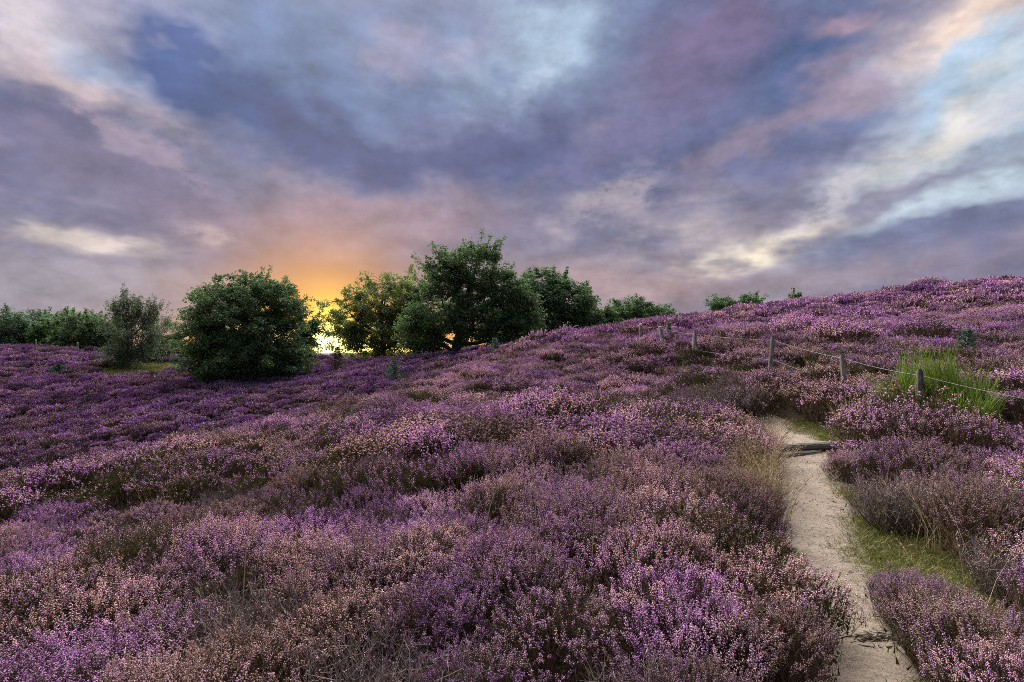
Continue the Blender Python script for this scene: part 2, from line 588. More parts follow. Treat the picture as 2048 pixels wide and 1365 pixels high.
def sand():
    m, b = mat('path_sand')
    pos = b.n('ShaderNodeNewGeometry').outputs['Position']
    n1 = b.noise(pos, 2.6, 5.0, 0.6); n2 = b.noise(pos, 21.0, 5.0, 0.65); n3 = b.noise(pos, 120.0, 3.0, 0.6)
    c = b.ramp(n1, [(0.3, (0.15, 0.122, 0.088, 1)), (0.52, (0.215, 0.178, 0.132, 1)), (0.72, (0.275, 0.235, 0.178, 1))])
    c = b.mix(b.mapr(n2, 0.52, 0.72, 0.0, 0.65), c, (0.085, 0.072, 0.056, 1))
    c = b.mix(b.mapr(n3, 0.45, 0.75, 0.0, 0.45), c, (0.38, 0.355, 0.30, 1))
    c = b.mix(b.mapr(b.noise(pos, 70.0, 2.0, 0.5), 0.60, 0.72, 0.0, 0.7), c, (0.08, 0.065, 0.05, 1))
    p = b.n('ShaderNodeBsdfPrincipled'); b.l(c, p.inputs['Base Color']); p.inputs['Roughness'].default_value = 0.95
    p.inputs['Specular IOR Level'].default_value = 0.2
    bp = b.n('ShaderNodeBump'); bp.inputs['Strength'].default_value = 1.0; bp.inputs['Distance'].default_value = 0.02
    b.l(b.math('ADD', n2, b.math('MULTIPLY', n3, 0.4)), bp.inputs['Height']); b.l(bp.outputs[0], p.inputs['Normal'])
    o = b.n('ShaderNodeOutputMaterial'); b.l(p.outputs[0], o.inputs[0])
    return m


def grey_wood(name, dark, light, moss=0.0):
    m, b = mat(name)
    tc = b.n('ShaderNodeTexCoord').outputs['Object']
    mp = b.n('ShaderNodeMapping'); b.l(tc, mp.inputs[0]); mp.inputs['Scale'].default_value = (1, 1, 0.12)
    n = b.noise(mp.outputs[0], 60.0, 5.0, 0.65)
    n2 = b.noise(tc, 9.0, 4.0, 0.6)
    c = b.mix(b.mapr(n, 0.35, 0.65), dark + (1,), light + (1,))
    if moss:
        c = b.mix(b.mapr(n2, 0.48, 0.66, 0.0, moss), c, (0.20, 0.25, 0.12, 1))
    c = b.mix(b.mapr(n2, 0.30, 0.45, 0.6, 0.0), c, (0.05, 0.04, 0.032, 1))
    p = b.n('ShaderNodeBsdfPrincipled'); b.l(c, p.inputs['Base Color']); p.inputs['Roughness'].default_value = 0.85
    bp = b.n('ShaderNodeBump'); bp.inputs['Strength'].default_value = 0.7; bp.inputs['Distance'].default_value = 0.01
    b.l(n, bp.inputs['Height']); b.l(bp.outputs[0], p.inputs['Normal'])
    o = b.n('ShaderNodeOutputMaterial'); b.l(p.outputs[0], o.inputs[0])
    return m


def plain(name, c, rough=0.6, metal=0.0):
    m, b = mat(name)
    tc = b.n('ShaderNodeTexCoord').outputs['Object']
    n = b.noise(tc, 25.0, 3.0)
    cc = b.mix(b.mapr(n, 0.35, 0.65), tuple(x * .7 for x in c) + (1,), c + (1,))
    p = b.n('ShaderNodeBsdfPrincipled'); b.l(cc, p.inputs['Base Color'])
    p.inputs['Roughness'].default_value = rough; p.inputs['Metallic'].default_value = metal
    o = b.n('ShaderNodeOutputMaterial'); b.l(p.outputs[0], o.inputs[0])
    return m


M['bark'] = bark(); M['birchbark'] = birch_bark(); M['soil'] = soil(); M['sand'] = sand()
M['post'] = grey_wood('weathered_post', (0.10, 0.092, 0.075), (0.34, 0.325, 0.28), 0.5)
M['darkpost'] = grey_wood('dark_rotten_post', (0.03, 0.025, 0.02), (0.15, 0.14, 0.125), 0.2)
M['log'] = grey_wood('weathered_log', (0.065, 0.058, 0.05), (0.21, 0.195, 0.175), 0.2)
M['wire'] = plain('galvanised_wire', (0.20, 0.20, 0.22), 0.6, 0.2)
M['pebble'] = plain('pebble', (0.55, 0.50, 0.44), 0.8)
M['debris'] = plain('dark_litter', (0.075, 0.058, 0.042), 0.9)


# ------------------------------------------------------------------ terrain
def at(px, D):
    return (px - 1024.0) / FPX * D


def zat(py, D):
    return EYE + (HY - py) / FPX * D


CP = []          # x, y, ground height


def cp(px, py, D, veg=0.45):
    CP.append((at(px, D), D, zat(py, D) - veg))


def cw(x, y, z):
    CP.append((x, y, z))


# under and behind the camera
for x, y, z in [(0, 0, 0), (0, 2, 0), (1.8, 2.9, 0), (-2, 1, -.15), (2, 0, 0.05), (-6, -6, -.8), (6, -6, .5), (0, -8, -.1), (-14, -2, -2.4),
                (14, 0, 1.8), (-14, -14, -2.5), (14, -14, 2.0), (0, -20, 0), (28, 0, 4.2), (28, -20, 4.4), (-30, 0, -3.8), (-30, -20, -3.2), (24, 14, 3.9)]:
    cw(x, y, z)
# the near slope
cw(2.42, 4.2, 0); cw(3.3, 6.0, .1); cw(4.4, 8.25, .2); cw(4.85, 9.9, .3); cw(5.0, 15, .80)
cp(1024, 1150, 3.1); cp(700, 900, 7.0); cp(1024, 850, 8.0); cp(1024, 760, 16.0); cp(1200, 720, 18.0); cp(1250, 800, 12.0)
cp(300, 1000, 6.5); cp(0, 1150, 4.0); cp(0, 1300, 3.0); cp(450, 1150, 4.0)
# its edge against the valley, and the crest of the hill
cp(0, 965, 8.0); cp(300, 897, 9.5); cp(500, 851, 11.0); cp(700, 802, 14.0); cp(850, 752, 18.0); cp(1000, 716, 23.0)
cp(1100, 681, 28.0); cp(1230, 660, 32.0); cp(1400, 636, 34.0); cp(1600, 607, 34.0); cp(1850, 577, 32.0); cp(2048, 560, 30.0); cp(2350, 545, 29.0)
# fence line and the flank of the hill
cp(1835, 792, 8.5); cp(1690, 754, 10.5); cp(1537, 714, 13.0); cp(1388, 688, 16.5); cp(1328, 690, 19.0, 0.25); cp(1281, 669, 23.0)
cp(2048, 800, 8.0); cp(2048, 1010, 4.6); cp(1950, 700, 14.0); cp(2048, 625, 21.0); cp(1700, 645, 23.0)
# the valley on the left and its far slope
cw(-13, 14.0, -3.6); cw(-9.5, 17, -3.3); cw(-20, 14, -4.5); cw(-7.2, 21, -2.6); cw(-20, 20, -4.6); cw(-12, 22, -3.6)
cp(0, 955, 25.0, .3); cp(0, 850, 33.0, .3); cp(0, 765, 43.0, .3); cp(0, 702, 58.0, .3); cp(-300, 705, 58, .3); cp(-300, 850, 28, .3)
cp(200, 870, 30.0, .3); cp(200, 780, 40.0, .3); cp(200, 716, 58.0, .3)
cp(400, 832, 31.0, .3); cp(430, 775, 40.0, .3); cp(330, 735, 52, .1); cp(540, 822, 30.0, .3)
cp(560, 770, 39.0, .3); cp(650, 757, 39.0, .3); cp(660, 728, 58.0, .3); cp(660, 716, 85.0, .2)
cp(800, 735, 42.0, .3); cp(900, 724, 38.0, .1); cp(1110, 690, 46.0, .1); cp(1270, 665, 55.0, .1)
cw(14, 60, 3.6); cw(30, 60, 4.0); cw(40, 36, 4.8); cw(0, 80, 1.8); cw(-60, 85, 1.6); cw(20, 95, 2.0); cw(-30, 100, 1.2); cw(60, 100, 2.0); cw(60, 30, 4.5); cw(-80, 50, 1.2)
CPA = np.array(CP)


def tps(r2):
    return np.where(r2 > 1e-9, 0.5 * r2 * np.log(np.maximum(r2, 1e-9)), 0)


_n = len(CPA)
_d2 = ((CPA[:, None, :2] - CPA[None, :, :2]) ** 2).sum(-1)
_A = np.zeros((_n + 3, _n + 3))
_A[:_n, :_n] = tps(_d2) + np.eye(_n) * 0.15
_A[:_n, _n] = 1; _A[:_n, _n + 1:] = CPA[:, :2]
_A[_n, :_n] = 1; _A[_n + 1:, :_n] = CPA[:, :2].T
_w = np.linalg.solve(_A, np.concatenate([CPA[:, 2], np.zeros(3)]))


def height_raw(x, y):
    x = np.asarray(x, float); y = np.asarray(y, float)
    sh = x.shape
    x = x.ravel(); y = y.ravel()
    out = np.empty(len(x))
    for i in range(0, len(x), 20000):
        xs, ys = x[i:i + 20000], y[i:i + 20000]
        xc, yc = np.clip(xs, -95, 70), np.clip(ys, -24, 105)
        r2 = (xc[:, None] - CPA[None, :, 0]) ** 2 + (yc[:, None] - CPA[None, :, 1]) ** 2
        z = tps(r2) @ _w[:_n] + _w[_n] + _w[_n + 1] * xc + _w[_n + 2] * yc
        over = np.hypot(xs - xc, ys - yc)
        k = np.exp(-over / 60.0)
        z = np.clip(z, -6, 7) * k + 0.9 * (1 - k)
        out[i:i + 20000] = z
    return out.reshape(sh)


# sampled once on a fine grid, then looked up
GX = np.arange(-100, 80.01, 0.5); GY = np.arange(-26, 110.01, 0.5)
GZ = height_raw(*np.meshgrid(GX, GY, indexing='ij'))


def H(x, y):
    x = np.asarray(x, float); y = np.asarray(y, float)
    fx = np.clip((x - GX[0]) / 0.5, 0, len(GX) - 1.001); fy = np.clip((y - GY[0]) / 0.5, 0, len(GY) - 1.001)
    i = fx.astype(int); j = fy.astype(int); u = fx - i; v = fy - j
    return (GZ[i, j] * (1 - u) * (1 - v) + GZ[i + 1, j] * u * (1 - v) + GZ[i, j + 1] * (1 - u) * v + GZ[i + 1, j + 1] * u * v)


def Hs(x, y):
    return float(H(np.array([x]), np.array([y]))[0])


def build_terrain():
    def axis(lo, hi, c, fine, n):
        t = np.linspace(-1, 1, n)
        s = np.sinh(t * 8.5) / math.sinh(8.5)
        return np.where(s < 0, c + s * (c - lo), c + s * (hi - c))
    xs = axis(-2600, 2600, 1.5, 0.1, 300); ys = axis(-900, 4200, 5.0, 0.1, 320)
    gx, gy = np.meshgrid(xs, ys, indexing='ij')
    inside = (np.abs(gx) < 75) & (gy > -24) & (gy < 105)
    z = np.where(inside, H(gx, gy), height_raw(gx, gy))
    k = (np.abs(gx) < 9) & (gy > -6) & (gy < 26)          # the trodden path lies a little lower than the heath
    sd, hw = path_side(gx[k], gy[k])
    z[k] -= 0.05 * np.clip((hw + .22 - np.abs(sd)) / .15, 0, 1)
    V = np.stack([gx, gy, z], -1).reshape(-1, 3)
    n, m = gx.shape
    ii, jj = np.meshgrid(np.arange(n - 1), np.arange(m - 1), indexing='ij')
    a = (ii * m + jj).ravel()
    F = np.stack([a, a + m, a + m + 1, a + 1], 1)
    o = link('ground', mesh_np('ground', V, F, [M['soil']], smooth=True))
    tag(o, 'dark sandy heath soil rising into a hill and dipping into a valley', 'ground', kind='structure')


# ------------------------------------------------------------------ the path
PATH = np.array([(-.5, -4), (.45, -1), (1.10, 1.2), (1.58, 2.4), (1.93, 3.2), (2.34, 4.2), (2.77, 5.2), (3.20, 6.2), (3.74, 7.3), (4.20, 8.3), (4.55, 9.5),
                 (4.72, 11), (4.62, 13), (4.9, 15), (5.05, 17.5), (5.35, 20), (5.6, 24)])
HALF = np.array([.34, .30, .26, .18, .18, .26, .30, .32, .34, .40, .40, .18, .14, .14, .14, .14, .14])


def spline(P, n):
    """Catmull-Rom through rows of P"""
    P = np.asarray(P, float)
    Q = np.concatenate([2 * P[:1] - P[1:2], P, 2 * P[-1:] - P[-2:-1]])
    t = np.linspace(0, len(P) - 1 - 1e-6, n)
    i = t.astype(int); u = (t - i)[:, None]
    p0, p1, p2, p3 = Q[i], Q[i + 1], Q[i + 2], Q[i + 3]
    return 0.5 * ((2 * p1) + (-p0 + p2) * u + (2 * p0 - 5 * p1 + 4 * p2 - p3) * u ** 2 + (-p0 + 3 * p1 - 3 * p2 + p3) * u ** 3)


PS = spline(np.column_stack([PATH, HALF]), 420)
PD = unit(np.gradient(PS[:, :2], axis=0))
PN = np.stack([PD[:, 1], -PD[:, 0]], 1)         # to the right of the walker


def path_side(x, y):
    """signed distance to the path's centre line (right is +) and the local half width"""
    x = np.asarray(x, float); y = np.asarray(y, float)
    out = np.empty(len(x)); hw = np.empty(len(x))
    for i in range(0, len(x), 20000):
        dx = x[i:i + 20000, None] - PS[None, :, 0]; dy = y[i:i + 20000, None] - PS[None, :, 1]
        k = (dx * dx + dy * dy).argmin(1)
        r = np.arange(len(k))
        s = dx[r, k] * PN[k, 0] + dy[r, k] * PN[k, 1]
        dd = np.hypot(dx[r, k], dy[r, k])
        out[i:i + 20000] = np.where(s >= 0, dd, -dd); hw[i:i + 20000] = PS[k, 2]
    return out, hw


def build_path():
    nc = 17
    ts = np.linspace(-1, 1, nc)
    wob = np.interp(np.arange(420), np.arange(0, 430, 9), rng.normal(0, .045, 48))
    wob2 = np.interp(np.arange(420), np.arange(0, 430, 9), rng.normal(0, .045, 48))
    V = []
    for i in range(420):
        hw = PS[i, 2] + 0.1
        off = ts * hw + np.where(ts < 0, wob[i] * -ts, wob2[i] * ts)
        xy = PS[i, :2] + off[:, None] * PN[i]
        z = H(xy[:, 0], xy[:, 1]) + 0.014 - 0.10 * np.clip((np.abs(ts) - .86) / .14, 0, 1) + rng.normal(0, .003, nc) * (np.abs(ts) < .9)
        V.append(np.column_stack([xy, z]))
    V = np.concatenate(V)
    F = []
    for i in range(419):
        for j in range(nc - 1):
            a = i * nc + j
            F.append((a, a + 1, a + nc + 1, a + nc))
    o = link('path', mesh_np('path', V, np.array(F), [M['sand']], smooth=True))
    tag(o, 'narrow trodden path of pale sand winding uphill through heather', 'path', kind='structure')


build_terrain()
build_path()


# ------------------------------------------------------------------ heather plants
def heather_meshes(name, nspr, nfl, fsize, lod, R0=0.5, H0=0.46, spike=(.08, .17), seed=1, bloom=1.0, fuzz=500, wild=.36, leaf='hleaf'):
    """one plant about a metre across: returns (foliage mesh, flower mesh)"""
    g = np.random.default_rng(seed)
    global rng
    keep = rng; rng = g
    ph = g.uniform(0, 2 * math.pi, nspr); rr = np.sqrt(g.uniform(0, 1, nspr)) * R0
    lump = 1 + .16 * np.sin(ph * 3 + seed) + .12 * np.sin(ph * 5 + 2 * seed)
    rr = rr * lump
    q = np.clip(rr / (R0 * 1.25), 0, .98)
    tz = H0 * (0.30 + 0.70 * np.sqrt(1 - q ** 2)) * g.uniform(.84, 1.12, nspr)
    tz += .05 * np.sin(rr * 17 * np.cos(ph) + seed) * np.cos(rr * 15 * np.sin(ph))
    out = np.stack([np.cos(ph), np.sin(ph), np.zeros(nspr)], 1)
    tip = out * rr[:, None]; tip[:, 2] = tz
    d = unit(out * (q * .75)[:, None] + np.array([0, 0, 1.0]) + g.normal(0, wild, (nspr, 3)))
    L = g.uniform(spike[0], spike[1], nspr)
    on = g.uniform(size=nspr) < bloom
    tip[~on, 2] -= .045
    low = tip - d * L[:, None]
    base = np.stack([tip[:, 0] * .45, tip[:, 1] * .45, np.zeros(nspr)], 1) + g.normal(0, .04, (nspr, 3))
    base[:, 2] = -0.04
    sr = g.uniform(0, 1, nspr)
    fol = MB()
    if lod == 0:
        V, F = sticks(low, tip, .0011, .0007); fol.add(V, F, 0, np.repeat(np.column_stack([sr] * 3), 6, 0))
    if lod < 2:
        k = g.uniform(size=nspr) < (.6 if lod == 0 else .3)
        md = (low[k] + base[k]) / 2 + np.stack([tip[k, 0], tip[k, 1], 0 * tip[k, 0]], 1) * .12 + g.normal(0, .02, (k.sum(), 3))
        V, F = sticks(base[k], low[k], .0035 if lod == 0 else .005, .0012, md); fol.add(V, F, 0, np.repeat(np.column_stack([sr[k] * .7] * 3), 9, 0))
    # small leaves packed round the stem below and between the flowers
    nl = (16, 6, 2)[lod]
    s = g.uniform(-.9, .75, (nspr, nl))
    B = (low[:, None] + (d * L[:, None])[:, None] * s[..., None]).reshape(-1, 3)
    dd = np.repeat(d, nl, 0)
    D = unit(dd * .7 + g.normal(0, .6, dd.shape))
    V, F = blades(B, D, g.uniform(.014, .026, len(B)) * (1, 1.4, 2.6)[lod], (.0045, .010, .026)[lod])
    fol.add(V, F, 1, np.repeat(np.column_stack([np.repeat(sr, nl)] * 3), 3, 0))
    # inner mass of the plant
    a = g.uniform(0, 2 * math.pi, fuzz); r = np.sqrt(g.uniform(0, 1, fuzz)) * R0 * .95
    z = H0 * (.30 + .62 * np.sqrt(np.clip(1 - (r / R0 / 1.25) ** 2, 0, 1))) * np.sqrt(g.uniform(.02, .8, fuzz))
    B = np.stack([np.cos(a) * r, np.sin(a) * r, z], 1)
    V, F = blades(B, unit(g.normal(0, .5, B.shape) + np.array([0, 0, .8])), g.uniform(.03, .07, fuzz), g.uniform(.012, .03, fuzz) * (.8, 1.2, 1.8)[lod])
    fol.add(V, F, 1, np.repeat(np.column_stack([g.uniform(0, 1, fuzz)] * 3), 3, 0))
    fm = fol.mesh(name + '_foliage', [M['twig'], M[leaf]])
    # flowers
    fl = MB()
    tipf, df, Lf, srf = tip[on], d[on], L[on], sr[on]; m = on.sum()
    if lod < 2:
        s = (np.arange(nfl)[None] + g.uniform(-.5, .5, (m, nfl))) / nfl
        an = np.arange(nfl)[None] * 2.4 + g.uniform(0, 6, (m, 1)) + g.normal(0, .4, (m, nfl))
        u = perp(df); w = np.cross(df, u)
        rad = (.0055 + .006 * s) * (1.0 if lod == 0 else 1.3)
        o = np.cos(an)[..., None] * u[:, None] + np.sin(an)[..., None] * w[:, None]
        C = tipf[:, None] - df[:, None] * (Lf[:, None] * s)[..., None] + o * rad[..., None]
        Dn = (o + df[:, None] * -.25 + g.normal(0, .3, o.shape)).reshape(-1, 3)
        sz = g.uniform(.75, 1.25, m * nfl) * fsize
        V, F = blobs(C.reshape(-1, 3), Dn, sz, sz * .62)
        fr = g.uniform(0, 1, m * nfl)
        fl.add(V, F, 0, np.repeat(np.column_stack([np.repeat(srf, nfl), fr, fr]), 5, 0))
    else:
        V, F = blobs(tipf - df * (Lf * .5)[:, None], df, Lf * .55, g.uniform(.014, .027, m))
        fr = g.uniform(0, 1, m)
        fl.add(V, F, 0, np.repeat(np.column_stack([srf, fr, fr]), 5, 0))
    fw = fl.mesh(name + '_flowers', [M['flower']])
    rng = keep
    return fm, fw


LOD0 = [heather_meshes('heather_near', (760, 900, 920, 900)[i], (17, 12, 12, 11)[i], .0056, 0, seed=3 + i, bloom=(.72, .66, .52, .36)[i], wild=(.22, .36, .36, .4)[i],
                       spike=((.08, .16), (.045, .10), (.04, .09), (.035, .08))[i]) for i in range(4)]
LOD0.append(heather_meshes('heather_near_leafy', 900, 10, .0052, 0, seed=9, bloom=.14, wild=.34, spike=(.05, .11), leaf='hgreen', fuzz=700))
LOD1 = [heather_meshes('heather_mid', 540, 4, .0115, 1, seed=23 + i, spike=((.07, .14), (.045, .10), (.045, .10))[i], wild=(.24, .36, .36)[i], bloom=(.78, .64, .42)[i], fuzz=420) for i in range(3)]
LOD1.append(heather_meshes('heather_mid_leafy', 540, 4, .0105, 1, seed=29, spike=(.05, .11), bloom=.12, leaf='hgreen', fuzz=520))
LOD2 = [heather_meshes('heather_far', 420, 1, .02, 2, seed=43 + i, spike=(.05, .11), bloom=(.78, .6, .3)[i], fuzz=300) for i in range(3)]


def bare_meshes(seed):
    g = np.random.default_rng(seed)
    global rng
    keep = rng; rng = g
    n = 150
    fol = MB()
    ph = g.uniform(0, 2 * math.pi, n); r = np.sqrt(g.uniform(0, 1, n)) * .42
    base = np.stack([np.cos(ph) * r * .4, np.sin(ph) * r * .4, np.full(n, -.03)], 1)
    top = np.stack([np.cos(ph) * r, np.sin(ph) * r, .40 * g.uniform(.5, 1.05, n)], 1)
    md = (base + top) / 2 + g.normal(0, .05, (n, 3))
    V, F = sticks(base, top, .0042, .0016, md); fol.add(V, F, 0, np.repeat(np.column_stack([g.uniform(0, 1, n)] * 3), 9, 0))
    for k in range(5):
        t = g.uniform(.3, 1, n)[:, None]
        p = md * (1 - t) + top * t
        q = p + unit(g.normal(0, .55, (n, 3)) + np.array([0, 0, .8])) * g.uniform(.06, .17, n)[:, None]
        V, F = sticks(p, q, .0017, .0009, (p + q) / 2 + g.normal(0, .012, (n, 3))); fol.add(V, F, 0, np.repeat(np.column_stack([g.uniform(0, 1, n)] * 3), 9, 0))
    fz = 160
    B = np.stack([g.normal(0, .2, fz), g.normal(0, .2, fz), g.uniform(0, .25, fz)], 1)
    V, F = blades(B, g.normal(0, 1, B.shape) + np.array([0, 0, .8]), .06, .012); fol.add(V, F, 1)
    fm = fol.mesh('bare_heather_twigs', [M['bare'], M['hleaf']])
    fl = MB()
    m = 130
    C = np.stack([g.normal(0, .25, m), g.normal(0, .25, m), g.uniform(.25, .42, m)], 1)
    V, F = blobs(C, g.normal(0, 1, C.shape), .0052, .0034); fl.add(V, F, 0, np.repeat(g.uniform(.4, 1, (m, 3)), 5, 0))
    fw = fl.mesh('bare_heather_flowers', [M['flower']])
    rng = keep
    return fm, fw


BARE = [bare_meshes(71), bare_meshes(72)]


def proto_collection(name, meshes):
    c = bpy.data.collections.new(name)
    for i, me in enumerate(meshes):
        o = bpy.data.objects.new('%s_%02d' % (name, i), me)
        c.objects.link(o)
    return c


def scatter(name, pos, rot, scl, idx, meshlists):
    """one object that instances a plant on every point"""
    n = len(pos)
    me = bpy.data.meshes.new(name)
    me.vertices.add(n); me.vertices.foreach_set('co', np.asarray(pos, np.float32).ravel())
    a = me.attributes.new('rot', 'FLOAT_VECTOR', 'POINT'); a.data.foreach_set('vector', np.asarray(rot, np.float32).ravel())
    a = me.attributes.new('scl', 'FLOAT_VECTOR', 'POINT'); a.data.foreach_set('vector', np.asarray(scl, np.float32).ravel())
    a = me.attributes.new('idx', 'INT', 'POINT'); a.data.foreach_set('value', np.asarray(idx, np.int32))
    o = link(name, me)
    ng = bpy.data.node_groups.new(name + '_nodes', 'GeometryNodeTree')
    ng.interface.new_socket('Geometry', in_out='INPUT', socket_type='NodeSocketGeometry')
    ng.interface.new_socket('Geometry', in_out='OUTPUT', socket_type='NodeSocketGeometry')
    N = ng.nodes; Lk = ng.links
    gi = N.new('NodeGroupInput'); go = N.new('NodeGroupOutput')
    jn = N.new('GeometryNodeJoinGeometry')

    def na(nm, t):
        x = N.new('GeometryNodeInputNamedAttribute'); x.data_type = t; x.inputs[0].default_value = nm
        return [s for s in x.outputs if s.enabled][0]
    ra = na('rot', 'FLOAT_VECTOR'); sa = na('scl', 'FLOAT_VECTOR'); ia = na('idx', 'INT')
    e2r = N.new('FunctionNodeEulerToRotation'); Lk.new(ra, e2r.inputs[0])
    for k, ml in enumerate(meshlists):
        ci = N.new('GeometryNodeCollectionInfo')
        ci.inputs['Collection'].default_value = proto_collection(name + '_source%d' % k, ml)
        ci.inputs['Separate Children'].default_value = True
        ci.inputs['Reset Children'].default_value = True
        ip = N.new('GeometryNodeInstanceOnPoints')
        Lk.new(gi.outputs[0], ip.inputs['Points']); Lk.new(ci.outputs[0], ip.inputs['Instance'])
        ip.inputs['Pick Instance'].default_value = True
        Lk.new(ia, ip.inputs['Instance Index']); Lk.new(e2r.outputs[0], ip.inputs['Rotation']); Lk.new(sa, ip.inputs['Scale'])
        Lk.new(ip.outputs[0], jn.inputs[0])
    Lk.new(jn.outputs[0], go.inputs[0])
    md = o.modifiers.new('scatter', 'NODES'); md.node_group = ng
    return o


def vnoise(x, y, s, seed):
    """smooth value noise"""
    g = np.random.default_rng(seed)
    T = g.uniform(0, 1, (64, 64))
    fx = x / s; fy = y / s
    i = np.floor(fx).astype(int); j = np.floor(fy).astype(int); u = fx - i; v = fy - j
    u = u * u * (3 - 2 * u); v = v * v * (3 - 2 * v)
    q = lambda a, b_: T[a % 64, b_ % 64]
    return q(i, j) * (1 - u) * (1 - v) + q(i + 1, j) * u * (1 - v) + q(i, j + 1) * (1 - u) * v + q(i + 1, j + 1) * u * v


def jgrid(x0, x1, y0, y1, s):
    xs = np.arange(x0, x1, s); ys = np.arange(y0, y1, s)
    gx, gy = np.meshgrid(xs, ys, indexing='ij')
    gx = gx + rng.uniform(-.48, .48, gx.shape) * s; gy = gy + rng.uniform(-.48, .48, gy.shape) * s
    return gx.ravel(), gy.ravel()


# clearings: x, y, radius x, radius y
CLEAR = []


def clear_px(px, D, rx, ry):
    CLEAR.append((at(px, D), D, rx, ry))


clear_px(310, 50, 4.0, 4.5)      # rough grass between the birch and the oak
clear_px(640, 52, 2.2, 2.2)
clear_px(40, 58, 3.0, 1.0)
CLEAR += [(2.86, 4.1, .28, .5), (3.22, 4.8, .42, .55), (4.62, 7.5, .22, .45), (5.10, 9.4, .25, .6), (4.55, 4.75, .22, .4), (6.55, 8.1, .55, .55), (6.9, 7.6, .3, .3)]
CLEAR += [(2.68, 3.65, .16, .35), (3.72, 6.1, .12, .5)]


def in_clear(x, y):
    k = np.zeros(len(x), bool)
    for cx, cy, rx, ry in CLEAR:
        k |= ((x - cx) / rx) ** 2 + ((y - cy) / ry) ** 2 < 1
    return k


PLACED = []      # x, y, radius of plants that are things of their own


def heather_field():
    P, Rt, Sc, Ix = [], [], [], []

    def zone(x, y, base, sc0, sc1, lod):
        n = len(x)
        big = vnoise(x + 200, y + 200, 3.4, 5); sm = vnoise(x + 200, y + 200, 1.2, 6)
        scl = (sc0 + (sc1 - sc0) * (0.55 * sm + .45 * big)) * rng.uniform(.88, 1.12, n)
        s, hw = path_side(x, y)
        near = np.where(y > 10.9, 9.0, np.abs(s) - hw)
        scl = np.where((near < .75) & (y < 10.3), scl * np.clip(.48 + near * .75, .48, 1), scl)
        for qx, qy in ((at(1388, 16.2), 16.2), (at(1328, 18.6), 18.6), (at(1281, 22.5), 22.5), (at(1262, 28.4), 28.4), (at(1538, 12.6), 12.6)):
            scl = np.where(np.hypot(x - qx, (y - qy) * .7) < .8, scl * .6, scl)
        low = np.hypot((x - 6.25) / .75, (y - 7.45) / .6) < 1
        scl = np.where(low, scl * .55, scl)
        keep = (near > .25 * scl + .02) & ~in_clear(x, y)
        for cx, cy, r in PLACED:
            keep &= np.hypot(x - cx, y - cy) > r * .75
        keep &= np.hypot(x, y + .15) > 1.15
        ix = base[0] + (rng.uniform(size=n) * base[1]).astype(int)
        if lod < 2:
            bz = vnoise(x + 300, y + 300, 1.9, 9)
            bare = (bz > .76) & (rng.uniform(size=n) < .75)
            ix = np.where(bare, 12 + rng.integers(0, 2, n), ix)
            gz = vnoise(x + 500, y + 300, 2.3, 12)
            ix = np.where(~bare & (gz > .60) & (rng.uniform(size=n) < .5), 4 if lod == 0 else 8, ix)
            if lod == 0:
                ix = np.where(~bare & (bz < .5) & (ix == 3), 0, ix)
        z = H(x, y)
        e = .3
        gx = (H(x + e, y) - H(x - e, y)) / (2 * e); gy = (H(x, y + e) - H(x, y - e)) / (2 * e)
        rot = np.column_stack([np.arctan(gy) * .5 + rng.normal(0, .08, n), -np.arctan(gx) * .5 + rng.normal(0, .08, n), rng.uniform(0, 6.283, n)])
        sc = np.column_stack([scl, scl, scl * rng.uniform(.85, 1.2, n)])
        P.append(np.column_stack([x, y, z])[keep]); Rt.append(rot[keep]); Sc.append(sc[keep]); Ix.append(ix[keep])

    def wedge(x, y, m=1.15, pad=4.0):
        return np.abs(x) < np.maximum(y, 0) * m + pad

    # near
    x, y = jgrid(-9, 10, -2.2, 7.0, .49)
    k = wedge(x, y, 1.05, 4.0); zone(x[k], y[k], (0, 4), .50, 1.25, 0)
    x, y = jgrid(-30, 34, 7.0, 24, .58)
    k = wedge(x, y); zone(x[k], y[k], (5, 3), .55, 1.65, 1)
    x, y = jgrid(-66, 46, 24, 44, .70)
    k = wedge(x, y); zone(x[k], y[k], (9, 3), .65, 1.9, 2)
    x, y = jgrid(-76, 56, 44, 72, .95)
    k = wedge(x, y, 1.1); zone(x[k], y[k], (9, 3), .9, 2.1, 2)
    # beyond the sides, sparse, for the shape of the place
    P_, R_, S_, I_ = map(np.concatenate, (P, Rt, Sc, Ix))
    pr = LOD0 + LOD1 + LOD2 + BARE
    o = scatter('heather', P_, R_, S_, I_, [[a for a, _ in pr], [f for _, f in pr]])
    tag(o, 'carpet of flowering purple and fading brown heather covering the slopes', 'heather', kind='stuff')
    print('heather plants', len(P_))


